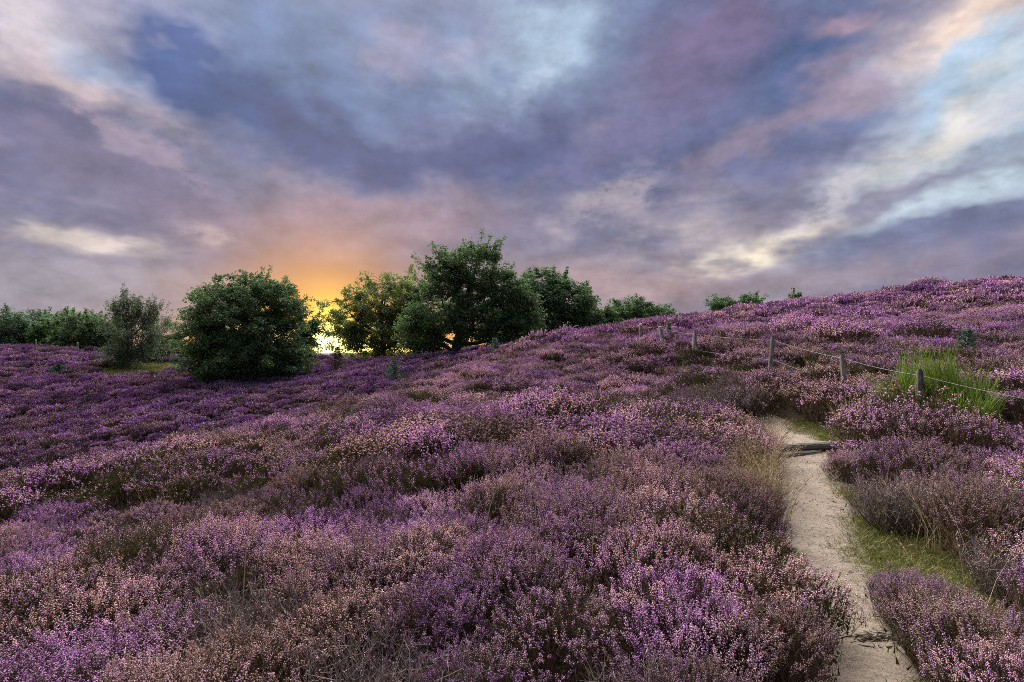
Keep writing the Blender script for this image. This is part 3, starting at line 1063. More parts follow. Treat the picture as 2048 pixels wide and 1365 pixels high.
# ------------------------------------------------------------------ trees
def tree(name, label, D, base_py, px0, ells, leaf, nclump, nleaf, lsize, trunk_r=.16, group=None, bark='bark', stems=1, seed=0,
         inner=.45, clump=.55, droop=0.0, sprout=30, cat='tree', depth=.85, gscale=1.0, thin=1.0):
    """ells: crown masses as (px, py, rx, ry) at distance D; real size follows from the distance"""
    g = np.random.default_rng(seed + 500)
    global rng
    keep = rng; rng = g
    k = D / FPX
    bx, by = at(px0, D), D
    bz = Hs(bx, by)
    E = np.array([(at(a, D) - bx, g.normal(0, .12) * c * k, zat(b_, D) - bz, c * k, c * k * depth, d * k) for a, b_, c, d in ells])
    root = empty(name, (bx, by, bz - .03))
    tag(root, label, cat, group)
    vol = E[:, 3] * E[:, 4] * E[:, 5]
    pr = vol ** .72; pr /= pr.sum()
    C = []
    while len(C) < nclump:
        e = E[g.choice(len(E), p=pr)]
        v = unit(g.normal(size=3)); r = (inner + (1 - inner) * g.uniform() ** .6)
        p = e[:3] + v * r * e[3:] * (1 + .12 * math.sin(5 * v[0] + 7 * v[2] + seed) + .05 * math.sin(11 * v[0] - 9 * v[2]) + g.normal(0, .05))
        if thin < 1 and p[2] < .30 * (E[:, 2] + E[:, 5]).max() and g.uniform() > thin:
            continue
        if p[2] < .12:
            p[2] = abs(p[2]) * .5 + .12
        C.append(p)
    C = np.array(C)
    cen = np.average(E[:, :3], axis=0, weights=vol)
    # woody parts
    tr = MB(); br = MB()
    hub = []
    for s in range(stems):
        a = s * 6.28 / max(stems, 1) + seed
        off = np.array([math.cos(a), math.sin(a), 0]) * (.0 if stems == 1 else .25)
        top = np.array([cen[0] * .9, cen[1], cen[2] + (E[:, 2] + E[:, 5]).max() * .25]) + off * (0 if stems == 1 else 3.5)
        pts = spline([off, off + (top - off) * .33 + np.append(g.normal(0, .12, 2), 0), off + (top - off) * .66 + np.append(g.normal(0, .2, 2), 0), top], 10)
        pts[0, 2] = -.15
        V, F = tube(pts, np.linspace(1.25, .35, 10) * trunk_r * (1 if stems == 1 else .7), 7); tr.add(V, F)
        hub.append(pts)
    hub = np.concatenate(hub)
    limbs = [hub]
    for e in E:
        c = e[:3]
        kk = np.argmin(np.linalg.norm(hub - np.array([c[0] * .45, c[1] * .45, c[2] * .6]), axis=1))
        p0 = hub[kk]
        m1 = p0 * .5 + c * .5 + g.normal(0, .15, 3)
        pts = spline([p0, m1, c, c + (c - p0) * .25 + np.array([0, 0, e[5] * .3])], 9)
        V, F = tube(pts, np.linspace(.55, .10, 9) * trunk_r, 5); br.add(V, F)
        limbs.append(pts)
    limbs = np.concatenate(limbs)
    dd = np.linalg.norm(C[:, None] - limbs[None], axis=2)
    jj = dd.argmin(1)
    A = limbs[jj]
    md = (A + C) / 2 + g.normal(0, .12, C.shape); md[:, 2] += .1
    V, F = sticks(A, C, trunk_r * .12, trunk_r * .05, md); br.add(V, F)
    # sprouting twigs that break the outline
    ext = []
    if sprout:
        zmid = cen[2]
        cand = C[C[:, 2] > zmid]
        cand = cand[g.choice(len(cand), min(sprout, len(cand)), replace=False)]
        dr = unit((cand - cen) * np.array([1, 1, 1.0]) + np.array([0, 0, .9]))
        ln = g.uniform(.4, 1.35, len(cand))[:, None] * gscale
        V, F = sticks(cand, cand + dr * ln, trunk_r * .06, trunk_r * .02); br.add(V, F)
        for t in (.35, .6, .8, 1.0):
            ext.append(cand + dr * ln * t)
    # leaves
    per = max(4, nleaf // nclump)
    LC = np.repeat(C, per, 0)
    rad = np.repeat(g.uniform(.6, 1.3, nclump) * clump, per)
    v = unit(g.normal(size=LC.shape)) * (g.uniform(0, 1, len(LC)) ** .45)[:, None]
    LP = LC + v * rad[:, None] * np.array([1, 1, .62])
    if droop:
        LP[:, 2] -= g.uniform(0, droop, len(LP)) ** 1.5
    tone = np.repeat(g.normal(.45, .16, nclump), per) + g.normal(0, .14, len(LC))
    if ext:
        X = np.concatenate(ext); q = np.repeat(X, 9, 0) + g.normal(0, .10 * gscale, (len(X) * 9, 3))
        LP = np.concatenate([LP, q]); tone = np.concatenate([tone, g.normal(.55, .15, len(q))])
    LP[:, 2] = np.maximum(LP[:, 2], .05)
    n = len(LP)
    nrm = unit(g.normal(0, .62, (n, 3)) + np.array([0, 0, .75]) + unit(LP - cen) * .35)
    u = perp(nrm); w = np.cross(nrm, u)
    sz = (g.uniform(.7, 1.3, n) * lsize)[:, None]
    bend = nrm * sz * .22
    Vq = np.stack([LP - u * sz * .5, LP + w * sz * .30 - bend, LP + u * sz * .5, LP - w * sz * .30 - bend], 1).reshape(-1, 3)
    a = (np.arange(n) * 4)[:, None]
    F = np.concatenate([a + np.array([0, 2, 1]), a + np.array([0, 3, 2])])
    cr = MB(); cr.add(Vq, F, 0, np.repeat(np.column_stack([np.clip(tone, 0, 1)] * 3), 4, 0))
    t = link('trunk', tr.mesh('trunk', [M[bark]], True), root)
    link('branches', br.mesh('branches', [M['bark']], True), root)
    link('crown', cr.mesh('crown', [M[leaf]]), root)
    rng = keep
    return root


def build_trees():
    tree('oak_tree', 'broad dome-shaped dark green oak with foliage down to the ground', 42, 765, 490,
         [(490, 640, 105, 92), (425, 690, 78, 72), (565, 690, 62, 74), (495, 712, 125, 52), (552, 615, 52, 50), (425, 625, 48, 46), (490, 600, 70, 52)],
         'oak2', 900, 58000, .19, .28, seed=1, inner=.50, clump=.58, sprout=60)
    tree('oak_tree', 'slender airy oak at the right shoulder of the dome-shaped oak, sun beside it', 47, 740, 612,
         [(615, 660, 26, 42), (632, 655, 14, 26), (605, 700, 30, 40), (575, 620, 34, 48)],
         'oak', 120, 6500, .20, .12, seed=2, inner=.3, clump=.5, sprout=26)
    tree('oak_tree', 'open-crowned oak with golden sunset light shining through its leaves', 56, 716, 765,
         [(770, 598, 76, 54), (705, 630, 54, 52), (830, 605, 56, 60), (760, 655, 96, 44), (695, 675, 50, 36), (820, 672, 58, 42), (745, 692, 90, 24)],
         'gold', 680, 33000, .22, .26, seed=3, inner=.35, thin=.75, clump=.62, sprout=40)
    tree('oak_tree', 'tallest oak with ragged top in the middle of the tree group', 38, 722, 905,
         [(950, 540, 66, 52), (890, 545, 46, 36), (1000, 590, 58, 60), (890, 620, 72, 60), (840, 660, 52, 46), (965, 640, 90, 50), (1040, 640, 48, 52), (850, 685, 46, 28), (1000, 670, 60, 26)],
         'oak2', 820, 45000, .18, .30, seed=4, inner=.50, clump=.52, sprout=130, thin=.75)
    tree('oak_tree', 'rounded oak standing just behind the right side of the tallest oak', 48, 690, 1110,
         [(1090, 575, 54, 44), (1130, 600, 56, 48), (1160, 625, 38, 36), (1080, 640, 60, 46), (1055, 610, 44, 56), (1140, 650, 60, 34), (1180, 645, 30, 26)],
         'oak', 520, 28000, .22, .24, seed=5, inner=.5, clump=.62, sprout=36)
    tree('oak_tree', 'low bush-like oak filling the dip between two rounded oaks on the ridge', 52, 670, 1205,
         [(1195, 640, 34, 24), (1225, 648, 24, 18)], 'oak', 70, 4200, .22, .12, seed=6, inner=.5, clump=.55, sprout=12)
    tree('oak_tree', 'small umbrella-crowned oak on the ridge beyond the far fence posts', 56, 668, 1272,
         [(1265, 622, 44, 26), (1235, 630, 26, 22), (1310, 632, 36, 20), (1275, 645, 50, 18)],
         'oak', 190, 11000, .22, .20, seed=7, inner=.5, clump=.55, sprout=22)
    tree('oak_tree', 'small dark oak top showing over the heather skyline of the hill', 50, 640, 1478,
         [(1450, 612, 22, 20), (1492, 610, 28, 20), (1470, 630, 40, 18)], 'oak', 110, 5600, .20, .13, seed=8, inner=.35, clump=.45, sprout=22)
    tree('oak_tree', 'tiny sapling tip peeping over the hill skyline', 44, 612, 1594,
         [(1594, 600, 15, 9)], 'oak', 22, 900, .17, .06, seed=9, inner=.2, clump=.3, sprout=8, gscale=.5)
    tree('birch_tree', 'slender birch with drooping grey-green foliage and thin pale trunk', 50, 735, 262,
         [(262, 610, 36, 34), (232, 612, 20, 20), (300, 625, 22, 30), (265, 660, 56, 44), (245, 700, 44, 36), (300, 690, 44, 40)],
         'birch', 240, 17000, .15, .13, bark='birchbark', seed=10, inner=.25, clump=.55, droop=.9, sprout=46)
    tree('birch_tree', 'thin birch thicket with bare lower stems beside the dome-shaped oak', 55, 735, 330,
         [(330, 660, 32, 32), (318, 690, 30, 30), (350, 690, 24, 34), (300, 680, 26, 34)], 'birch', 120, 7500, .15, .09, bark='birchbark', stems=3,
         seed=11, inner=.25, clump=.5, droop=.6, sprout=22)
    far = [(18, 70, 655, 44, 42), (62, 74, 658, 36, 30), (110, 70, 664, 40, 36), (150, 66, 662, 36, 36), (188, 64, 668, 32, 36), (-60, 72, 655, 50, 44), (85, 84, 650, 40, 26), (165, 90, 652, 40, 26), (218, 82, 662, 36, 28)]
    labs = ['pale green tree at the edge of the distant wood, crown of light leaves',
            'low bushy tree of the distant wood left of the birch',
            'dark round tree of the distant wood behind the fence posts',
            'darkest dense tree of the distant wood, near the two fence posts',
            'dark tree of the distant wood next to the slender birch',
            'wide leafy tree of the distant wood',
            'pale tree top rising behind the dark distant wood',
            'faint tree crown behind the darkest distant tree',
            'faint tree crown just behind the slender birch']
    for i, (px, D, py, rx, ry) in enumerate(far):
        tree('woodland_tree', labs[i], D, 705, px, [(px, py, rx, ry), (px - rx * .5, py + 14, rx * .7, ry * .7), (px + rx * .5, py + 16, rx * .7, ry * .7), (px, py + 26, rx, ry * .7)],
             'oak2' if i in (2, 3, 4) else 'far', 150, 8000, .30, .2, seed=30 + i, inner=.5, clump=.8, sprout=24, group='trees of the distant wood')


def pine(name, label, px, base_py, D, h, r, leaf, seed, cat='sapling', m=60):
    g = np.random.default_rng(seed)
    global rng
    keep = rng; rng = g
    x, y = at(px, D), D; z = Hs(x, y)
    root = empty(name, (x, y, z)); tag(root, label, cat)
    tr = MB(); V, F = tube([(0, 0, -.1), (0, 0, h * .5), (.02, 0, h)], [.05 * h / 2, .03 * h / 2, .008], 6); tr.add(V, F)
    nb = MB(); lv = MB()
    A, B = [], []
    for lv_ in np.linspace(.12, .97, 13):
        for k in range(8):
            a = g.uniform(0, 6.28); rr = r * (1 - lv_) ** .8 * g.uniform(.6, 1.15) + .05
            p = np.array([0, 0, h * lv_]); q = p + np.array([math.cos(a) * rr, math.sin(a) * rr, rr * g.uniform(.25, .7)])
            A.append(p); B.append(q)
    A = np.array(A); B = np.array(B)
    V, F = sticks(A, B, .010, .004); nb.add(V, F)
    t = g.uniform(.15, 1.05, (len(A), m, 1))
    P = (A[:, None] * (1 - t) + B[:, None] * t).reshape(-1, 3)
    dr = np.repeat(unit(B - A), m, 0)
    V, F = blades(P, dr * .7 + g.normal(0, .55, P.shape), g.uniform(.06, .13, len(P)) * (h / 1.6) ** .5, .018 * max(1, D / 25))
    tone = np.clip(g.normal(.5, .22, len(P)), 0, 1)
    lv.add(V, F, 0, np.repeat(np.column_stack([tone] * 3), 3, 0))
    link('trunk', tr.mesh('trunk', [M['bark']], True), root)
    link('branches', nb.mesh('branches', [M['bark']]), root)
    link('needles', lv.mesh('needles', [M[leaf]]), root)
    rng = keep


def build_saplings():
    pine('pine_sapling', 'young blue-green pine in heather below the tallest oak', 788, 768, 30, 1.55, .75, 'pine', 1, m=34)
    pine('pine_sapling', 'small upright green pine on the slope right of the tallest oak trunk', 990, 712, 27, 1.25, .40, 'pine', 2, m=28)
    pine('conifer_sapling', 'dark brownish backlit conifer standing below the setting sun', 676, 765, 41, 2.3, .85, 'brownpine', 3, m=40)
    pine('pine_sapling', 'small grey-green pine bush on the far valley slope below the fence posts', 118, 748, 46, 1.2, .8, 'pine', 4)
    pine('pine_sapling', 'small dark green pine among heather above the bright broom bush', 1936, 720, 13.5, .95, .30, 'pine', 5, m=18)
    pine('pine_sapling', 'tiny bright green sapling alone on the lower valley slope', 404, 858, 27, .8, .4, 'broom', 6, m=12)
    pine('pine_sapling', 'small pine sprig beside the tall leaning fence post on the ridge', 1338, 672, 20.5, .85, .12, 'pine', 7, m=14)


# ------------------------------------------------------------------ broom and grasses
def grass_tuft(name, n, h, spread, lean, mat_, seed, w=.004, seeds=False, thick=1.0):
    g = np.random.default_rng(seed)
    global rng
    keep = rng; rng = g
    a = g.uniform(0, 6.283, n); r0 = np.sqrt(g.uniform(0, 1, n)) * spread
    b0 = np.stack([np.cos(a) * r0, np.sin(a) * r0, np.full(n, -.02)], 1)
    hh = h * g.uniform(.45, 1.1, n)
    a2 = a + g.normal(0, .6, n)
    out = np.stack([np.cos(a2), np.sin(a2), np.zeros(n)], 1)
    le = (lean * g.uniform(.2, 1.3, n) * hh)[:, None]
    pts = []
    for t in (0, .35, .7, 1.0):
        p = b0 + out * le * t ** 2.0; p[:, 2] += hh * (t - .18 * t ** 2 * lean)
        pts.append(p)
    u = perp(unit(pts[-1] - pts[0])) * (w * thick / 2)
    rows = []
    for p, k in zip(pts, (1.0, .9, .6)):
        rows += [p - u * k, p + u * k]
    rows.append(pts[-1])
    V = np.stack(rows, 1)
    T = np.array([(0, 1, 3), (0, 3, 2), (2, 3, 5), (2, 5, 4), (4, 5, 6)])
    F = ((np.arange(n) * 7)[:, None, None] + T[None]).reshape(-1, 3)
    tone = np.clip(g.normal(.5, .25, n), 0, 1)
    mb = MB(); mb.add(V.reshape(-1, 3), F, 0, np.repeat(np.column_stack([tone] * 3), 7, 0))
    if seeds:
        d = unit(pts[-1] - pts[-2]); m = 7
        s = g.uniform(0, .14, (n, m, 1))
        P = (pts[-1][:, None] - d[:, None] * s).reshape(-1, 3)
        V2, F2 = blobs(P + g.normal(0, .004, P.shape), np.repeat(d, m, 0) + g.normal(0, .3, P.shape), .011, .0025)
        mb.add(V2, F2, 0, np.repeat(np.column_stack([np.repeat(np.clip(tone + .2, 0, 1), m)] * 3), 5, 0))
    me = mb.mesh(name, [M[mat_]])
    rng = keep
    return me


def build_broom():
    g = np.random.default_rng(8)
    px0, D = 1900, 8.6
    x0, y0 = at(px0, D), D; z0 = Hs(x0, y0)
    root = empty('broom_bush', (x0, y0, z0))
    tag(root, 'bright green broom bush of upright whippy stems behind the fence', 'shrub')
    clumps = [(1935, 1.18, .18, 8.5, 110), (1912, 1.22, .14, 8.8, 80), (1965, 1.0, .20, 8.4, 130), (1895, .95, .16, 8.6, 70), (1852, 1.22, .13, 9.0, 90), (1838, 1.02, .12, 8.9, 70),
              (1942, .74, .26, 8.05, 170), (1986, .66, .18, 8.2, 100), (1820, 1.25, .07, 9.2, 46), (1960, .55, .24, 7.95, 130), (1875, .85, .18, 8.8, 50), (1985, .88, .12, 8.6, 70), (1925, .60, .20, 8.1, 90)]
    for i, (px, h, sp, d, n) in enumerate(clumps):
        me = grass_tuft('stem_clump', n * 2, h, sp * .9, .15 + .06 * (i % 4), 'broom', 60 + i, .011)
        x, y = at(px - 22, d), d
        o = link('stem_clump', me, root, (x - x0, y - y0, Hs(x, y) - z0))
        o.rotation_euler = (g.normal(0, .09), g.normal(0, .14), 0)
    r2 = empty('broom_bush', (at(1797, 8.9), 8.9, Hs(at(1797, 8.9), 8.9)))
    tag(r2, 'small yellow-green broom sprig left of the broken dark fence post', 'shrub')
    link('stem_clump', grass_tuft('stem_clump', 200, .95, .16, .5, 'broom', 90, .012), r2)


def build_grass():
    straw = [grass_tuft('straw_tuft', 46, .62, .10, .55, 'straw', 100 + i, .0040, True) for i in range(3)]
    green = [grass_tuft('lawn_tuft', 46, .075, .10, .9, 'grass', 110 + i, .0055) for i in range(3)]
    rough = [grass_tuft('rough_tuft', 70, .55, .30, .7, 'grass', 120 + i, .03) for i in range(2)]
    wisp = [grass_tuft('wisp_tuft', 9, .72, .12, .6, 'straw', 130 + i, .0032, True) for i in range(3)]

    # short green turf on the right verge of the path
    P = []
    x, y = jgrid(1.0, 7.0, 2.2, 12.5, .055)
    s, hw = path_side(x, y)
    edge = s - hw
    pr = np.zeros(len(x))
    for cx, cy, rx, ry in CLEAR[3:8] + CLEAR[-2:]:
        q = ((x - cx) / (rx * 1.45)) ** 2 + ((y - cy) / (ry * 1.3)) ** 2
        pr = np.maximum(pr, np.clip(1.3 - q, 0, 1))
    pr *= (edge > -.10 + .07 * np.sin(y * 5))
    k = rng.uniform(size=len(x)) < pr * .9
    # sparse tufts along both edges elsewhere
    k |= (rng.uniform(size=len(x)) < .10) & (np.abs(np.abs(s) - hw) < .07) & (y > 2.3)
    x, y = x[k], y[k]; n = len(x)
    o = scatter('turf', np.column_stack([x, y, H(x, y)]), np.column_stack([np.zeros(n), np.zeros(n), rng.uniform(0, 6.28, n)]),
                np.repeat(rng.uniform(.6, 1.3, n)[:, None], 3, 1), rng.integers(0, 3, n), [green])
    tag(o, 'short green turf along the right edge of the sandy path', 'grass', kind='stuff')

    # dry straw grass along the left edge of the path and right of it
    xs, ys = [], []
    for i, dens in ((range(150, 245), .8),):
        for q in i:
            for _ in range(rng.poisson(dens)):
                if PS[q, 1] < 3.8 or (PS[q, 1] > 7.4 and rng.uniform() < .7): continue
                off = -(PS[q, 2] + rng.uniform(.02, .42))
                p = PS[q, :2] + PN[q] * off
                xs.append(p[0]); ys.append(p[1])
    for cx, cy, sx, sy, n in ((4.6, 4.85, .25, .35, 26), (3.65, 4.75, .16, .3, 9), (5.7, 9.0, .35, .4, 12), (6.0, 9.0, .5, .5, 8), (5.1, 5.6, .3, .4, 8)):
        xs += list(rng.normal(cx, sx, n)); ys += list(rng.normal(cy, sy, n))
    x = np.array(xs); y = np.array(ys); n = len(x)
    s, hw = path_side(x, y); k = np.abs(s) > hw + .01; x, y = x[k], y[k]; n = len(x)
    o = scatter('dry_grass', np.column_stack([x, y, H(x, y)]), np.column_stack([rng.normal(0, .12, n), rng.normal(0, .12, n), rng.uniform(0, 6.28, n)]),
                np.repeat(rng.uniform(.5, 1.15, n)[:, None], 3, 1), rng.integers(0, 3, n), [straw])
    tag(o, 'dry straw-coloured grass tufts lining the edges of the sandy path', 'grass', kind='stuff')

    # thin dry stalks through the heather of the near slope
    x, y = jgrid(-8, 9, 2.2, 13, .62)
    s, hw = path_side(x, y)
    k = (np.abs(s) > hw + .2) & (np.abs(x) < y * 1.0 + 1) & (rng.uniform(size=len(x)) < .25 + .5 * (x > 1.0)); x, y = x[k], y[k]; n = len(x)
    o = scatter('grass_wisps', np.column_stack([x, y, H(x, y)]), np.column_stack([rng.normal(0, .1, n), rng.normal(0, .1, n), rng.uniform(0, 6.28, n)]),
                np.repeat(rng.uniform(.6, 1.05, n)[:, None], 3, 1), rng.integers(0, 3, n), [wisp])
    tag(o, 'thin pale grass wisps scattered through the heather', 'grass', kind='stuff')

    # rough grass in the clearings of the valley
    xs, ys = [], []
    for (cx, cy, rx, ry) in CLEAR[:3]:
        n = int(rx * ry * 34)
        a = rng.uniform(0, 6.28, n); r = np.sqrt(rng.uniform(0, 1, n)) * 1.05
        xs.append(cx + np.cos(a) * r * rx); ys.append(cy + np.sin(a) * r * ry)
    x = np.concatenate(xs); y = np.concatenate(ys); n = len(x)
    o = scatter('rough_grass', np.column_stack([x, y, H(x, y)]), np.column_stack([np.zeros(n), np.zeros(n), rng.uniform(0, 6.28, n)]),
                np.repeat(rng.uniform(.5, 1.1, n)[:, None], 3, 1), rng.integers(0, 2, n), [rough])
    tag(o, 'rough green-yellow grass in the valley clearings beside the oaks', 'grass', kind='stuff')

    # single grass clump on the valley slope
    xg, yg = at(480, 26), 26.0
    t = link('grass_clump', grass_tuft('grass_clump', 420, .95, .75, .5, 'grass', 140, .03), None, (xg, yg, Hs(xg, yg)))
    tag(t, 'olive-yellow grass clump alone in the heather where the valley slope meets the hill edge', 'grass clump')

    # the few tall stalks that stand clear of the near heather
    stalks = [(490, 1.02, 3.7, .05, 'tall straight pale grass stalk rising from heather beside grey bare twigs'),
              (958, .98, 4.1, .35, 'grass stalk with bent tip arching over bright purple heather'),
              (1075, 1.05, 3.6, -.05, 'upright pale grass stalk with slim seed head in dark purple heather'),
              (1180, .95, 3.7, .12, 'grass stalk with feathery seed head leaning slightly over dark purple heather'),
              (1230, .85, 3.6, .30, 'straight straw stalk slanting up through dark heather'),
              (1390, 1.05, 5.2, .06, 'tall dry grass stalk in faded brown heather left of the sandy path')]
    for i, (px, h, D, le, lab) in enumerate(stalks):
        x, y = at(px, D), D
        pts = spline([(0, 0, 0), (le * .1, 0, h * .4), (le * .35, .02, h * .75), (le * .8, .03, h * (1 - abs(le) * .25))], 12)
        root = empty('grass_stalk', (x, y, Hs(x, y)))
        tag(root, lab, 'grass stalk')
        mb = MB(); V, F = tube(pts, np.linspace(.0042, .0022, 12), 4); mb.add(V, F, 0, np.full((len(V), 3), .9))
        link('stem', mb.mesh('stem', [M['straw']]), root)
        d = unit(pts[-1] - pts[-3]); m = 40
        P = pts[-1] - d * rng.uniform(0, .14, (m, 1)) + rng.normal(0, .004, (m, 3))
        V, F = blobs(P, np.repeat(d[None], m, 0) + rng.normal(0, .3, (m, 3)), .010, .0024)
        mb = MB(); mb.add(V, F, 0, np.full((len(V), 3), .8))
        link('seed_head', mb.mesh('seed_head', [M['straw']]), root)


# ------------------------------------------------------------------ fence, logs, litter
def post_mesh(h, r, seed, notch=False):
    g = np.random.default_rng(seed)
    n = 9; sides = 10
    a = np.arange(sides) * 2 * math.pi / sides
    prof = r * (1 + .10 * np.sin(a * 2 + seed) + g.normal(0, .04, sides))
    V = []
    for i, z in enumerate(np.linspace(-.25, h, n)):
        q = prof * (1 + g.normal(0, .015, sides)) * (1.0 if i < n - 1 else .9)
        zz = z + (0 if i < n - 1 else 1) * (.03 * np.cos(a + seed) + (.05 * (np.cos(a * 1.5 + 1) > .2) if notch else 0))
        V.append(np.column_stack([np.cos(a) * q, np.sin(a) * q, np.broadcast_to(zz, (sides,))]))
    V = np.concatenate(V + [np.array([[0, 0, h - .01]])])
    F = []
    for i in range(n - 1):
        for j in range(sides):
            p, q = i * sides + j, i * sides + (j + 1) % sides
            F += [(p, q, q + sides), (p, q + sides, p + sides)]
    for j in range(sides):
        F.append(((n - 1) * sides + j, (n - 1) * sides + (j + 1) % sides, n * sides))
    mb = MB(); mb.add(V, np.array(F))
    return mb.mesh('post', [M['darkpost' if notch else 'post']], False)


def wire_mesh(a, b_, sag, r=.0018):
    a = np.array(a); b_ = np.array(b_)
    L = np.linalg.norm(b_ - a); n = max(12, int(L / .05))
    t = np.linspace(0, 1, n)[:, None]
    p = a * (1 - t) + b_ * t; p[:, 2] -= sag * 4 * (t[:, 0] * (1 - t[:, 0]))
    d = unit(b_ - a); u = unit(np.cross(d, [0, 0, 1.0])); w = np.cross(d, u)
    mb = MB()
    for s in (0, math.pi):
        q = p + .0028 * (np.cos(t * L * 60 + s) * u + np.sin(t * L * 60 + s) * w)
        V, F = tube(q, r, 4); mb.add(V, F)
    return mb.mesh('wire', [M['wire']])


def build_fence():
    # px, top row, distance, radius, lean
    posts = [(2130, 800, 6.7, .06, 0), (1835, 742, 8.5, .050, .03), (1690, 710, 10.5, .050, -.05), (1538, 675, 13.0, .048, .10), (1388, 664, 16.5, .055, .04), (1328, 653, 19.0, .065, -.14),
             (1281, 648, 23.0, .07, 0), (1268, 651, 27.0, .07, 0), (1262, 651, 29.0, .07, .04), (1250, 652, 31.5, .07, 0)]
    x0, y0 = at(1690, 10.5), 10.5
    root = empty('wire_fence', (x0, y0, Hs(x0, y0)))
    tag(root, 'wire fence of short weathered posts climbing the heather hill beside the path', 'fence')
    z0 = Hs(x0, y0)
    tops = []
    for i, (px, py, D, r, lean) in enumerate(posts):
        x, y = at(px, D), D; z = Hs(x, y); h = max(.45, zat(py, D) - z)
        o = link('post', post_mesh(h, r, 200 + i, i == 1), root, (x - x0, y - y0, z - z0))
        o.rotation_euler = (0, lean, rng.uniform(0, 6))
        o.rotation_euler = (rng.normal(0, .015), lean, 0)
        if i == 1:
            o['label'] = 'broken dark post with split top'
        tops.append((np.array([x - x0 - .0, y - y0 - r * .98, z - z0]), h, lean))
    for i in range(len(tops) - 1):
        (a, ha, la), (b_, hb, lb) = tops[i], tops[i + 1]
        for k, f in ((0, .07), (1, .52)):
            p = a + np.array([math.sin(la) * ha, 0, ha - f * (1 if ha > .6 else .8)]); q = b_ + np.array([math.sin(lb) * hb, 0, hb - f * (1 if hb > .6 else .8)])
            link('wire', wire_mesh(p, q, .03), root)
    # the two far posts on the valley rim
    for px, py, D, lab in ((72, 680, 58, 'small pale fence post on the valley rim before the pale distant trees'), (155, 686, 58, 'small pale fence post on the valley rim before the darkest distant tree')):
        x, y = at(px, D), D; z = Hs(x, y)
        me = post_mesh(max(.9, zat(py, D) - z), .075, int(px))
        o = link('fence_post', me, None, (x, y, z)); tag(o, lab, 'post')


def build_logs():
    # log steps across the path
    def log(name, lab, px, D, L, r, ang, tilt, dz=.03, second=None):
        x, y = at(px, D), D; z = Hs(x, y)
        t = np.linspace(-L / 2, L / 2, 14)
        pts = np.column_stack([np.zeros(14), rng.normal(0, .004, 14), t])
        rad = r * (1 + rng.normal(0, .03, 14)); rad[0] *= .86; rad[-1] *= .86
        mb = MB(); V, F = tube(pts, rad, 12); mb.add(V, F)
        root = empty(name, (x, y, z)); tag(root, lab, 'log')
        o = link('round_log', mb.mesh('round_log', [M['log']], False), root, (0, 0, r * .45 + dz))
        o.rotation_euler = (0, R(90) + tilt, ang)
        if second:
            mb = MB(); V, F = tube(pts * np.array([1, 1, second[0]]), rad * second[1], 12); mb.add(V, F)
            o2 = link('lower_log', mb.mesh('lower_log', [M['log']], False), root, (-.05, -r * 1.45, r * .25))
            o2.rotation_euler = (0, R(90) + tilt, ang + .04)
        return root
    log('log_step', 'weathered grey log laid as a step across the sandy path', 1590, 8.25, 1.30, .062, R(4), R(-2), .085, (.55, .9))
    log('log_step', 'short grey log end showing in heather further up the path', 1408, 15.0, .75, .07, R(10), R(-6), .22)


def build_litter():
    g = np.random.default_rng(77)
    global rng
    keep = rng; rng = g
    mb = MB()
    n = 800
    q = g.integers(110, 262, n)
    off = g.uniform(-1.0, 1.05, n) * PS[q, 2]
    off = np.where(g.uniform(size=n) < .55, np.sign(off) * PS[q, 2] * g.uniform(.75, 1.05, n), off)
    p = PS[q, :2] + PN[q] * off[:, None]
    A = np.column_stack([p, H(p[:, 0], p[:, 1]) + .019])
    a = g.uniform(0, 6.283, n); L = g.uniform(.012, .08, n)
    B = A + np.column_stack([np.cos(a) * L, np.sin(a) * L, g.uniform(-.001, .008, n)])
    V, F = sticks(A, B, .0016, .0009, (A + B) / 2 + g.normal(0, .006, A.shape) * np.array([1, 1, .3])); mb.add(V, F, 0)
    o = link('path_litter', mb.mesh('path_litter', [M['debris']])); tag(o, 'dark twig litter strewn over the sandy path', 'litter', kind='stuff')
    mb = MB()
    n = 900
    q = g.integers(110, 262, n); p = PS[q, :2] + PN[q] * (g.uniform(-.95, .95, n) * PS[q, 2])[:, None]
    C = np.column_stack([p, H(p[:, 0], p[:, 1]) + .016])
    sz = g.uniform(.003, .010, n)
    V, F = blobs(C, g.normal(0, 1, C.shape) * np.array([1, 1, .3]), sz, sz * .8); mb.add(V, F)
    o = link('gravel', mb.mesh('gravel', [M['pebble']], True)); tag(o, 'pale gravel grains scattered on the sandy path', 'gravel', kind='stuff')
    # dark patch of old roots in the path
    x, y = 2.08, 3.30
    n = 130
    A = np.column_stack([x + g.normal(0, .055, n), y + g.normal(0, .04, n), np.full(n, 0.0)]); A[:, 2] = H(A[:, 0], A[:, 1]) + g.uniform(.008, .018, n)
    a = g.normal(0, .5, n) + (g.uniform(size=n) < .5) * math.pi; L = g.uniform(.03, .10, n)
    B = A + np.column_stack([np.cos(a) * L, np.sin(a) * L * .6, g.uniform(-.004, .008, n)])
    mb = MB(); V, F = sticks(A, B, .004, .002, (A + B) / 2 + g.normal(0, .006, A.shape)); mb.add(V - np.array([x, y, Hs(x, y)]), F)
    o = link('root_patch', mb.mesh('root_patch', [M['debris']]), None, (x, y, Hs(x, y))); tag(o, 'small dark patch of old roots lying in the sandy path', 'roots')
    rng = keep


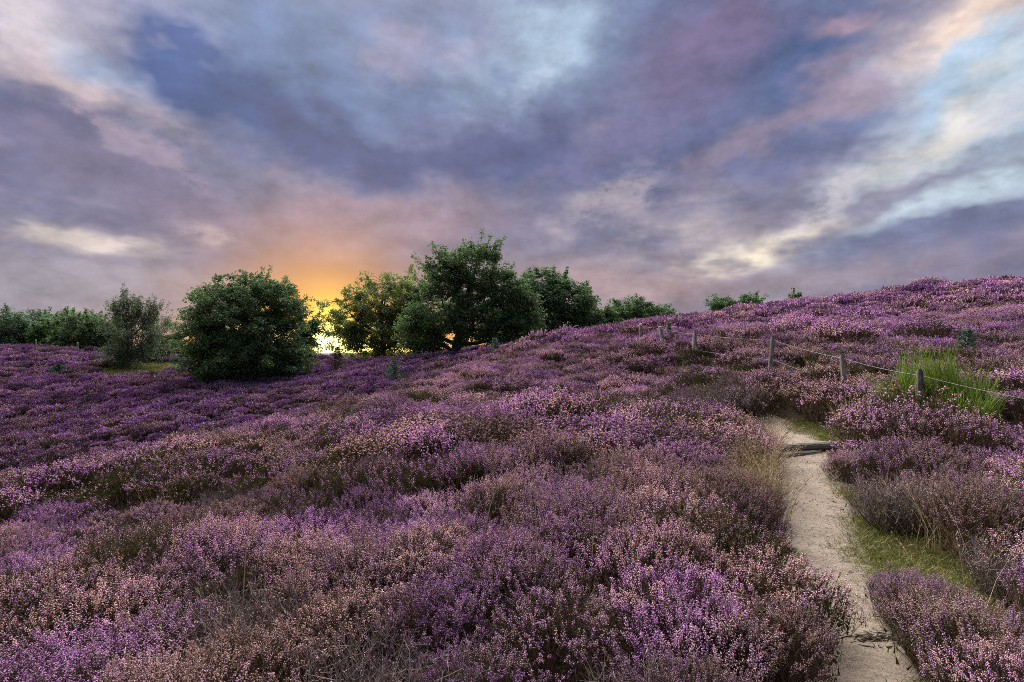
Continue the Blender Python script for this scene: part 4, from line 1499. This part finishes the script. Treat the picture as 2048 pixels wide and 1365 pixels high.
def heather_thing(label, x, y, s, pair, rz=0.0, sz=1.0, tilt=(0, 0)):
    root = empty('heather_bush', (x, y, Hs(x, y)), rz)
    root.rotation_euler = (tilt[0], tilt[1], rz)
    root.scale = (s, s, s * sz)
    tag(root, label, 'heather', 'heather bushes that stand apart')
    link('foliage', pair[0], root)['kind'] = 'stuff'
    link('flower_spikes', pair[1], root)['kind'] = 'stuff'
    PLACED.append((x, y, s * .5))


def build_bushes():
    T = heather_thing
    T('dark heather bush overhanging the left edge of the path near the root patch', 1.48, 3.35, .9, LOD0[2], 1.0, 1.0)
    T('brown faded dome of heather right of the log step', 5.15, 7.0, 1.5, LOD0[3], .4, 1.05)
    T('bushy heather at the inner bend, between log step and green turf', 4.35, 6.15, 1.25, LOD0[1], 2.1, 1.0)
    T('purple heather bush right beside the green turf verge', 4.15, 5.35, 1.05, LOD0[0], .2, 1.0)
    T('pale-tipped heather bush overhanging the right path edge opposite the root patch', 2.34, 2.92, .8, LOD0[0], 2.2, 1.0)
    T('heather bush in the right foreground beside straw-yellow grass', 3.85, 3.75, 1.1, LOD0[1], 1.4, 1.0)
    T('low dark heather bush where the path disappears round the bend', 5.55, 10.4, 1.3, LOD1[1], .3, .9)
    T('heather mound just behind the log step on its right', 5.6, 8.5, 1.2, LOD1[0], .9, .9)
    T('dark rounded heather mound above the path left of the middle fence posts', at(1140, 7.6), 7.6, 1.5, LOD1[2], .3, .9)
    T('grey bare-twigged heather patch in the left foreground', at(560, 3.35), 3.35, 1.15, BARE[0], .3, 1.0)
    T('grey bare-twigged heather patch behind the tall pale grass stalk', at(450, 3.7), 3.7, 1.05, BARE[1], 1.3, 1.0)
    T('bulging purple heather mound on the hill above the fence', at(1600, 18), 18, 1.9, LOD1[0], .2, 1.1)
    T('round mauve heather mound on the hill behind the middle fence post', at(1680, 16), 16, 2.0, LOD1[1], .9, 1.0)
    T('dark brown heather mound on the hill below the skyline', at(1850, 17), 17, 2.0, LOD1[2], .5, 1.05)
    T('tall shaggy heather bush breaking the hill skyline', at(1858, 31), 31, 1.9, LOD1[2], .5, 1.25)


build_bushes()
heather_field()
build_trees()
build_saplings()
build_broom()
build_grass()
build_fence()
build_logs()
build_litter()
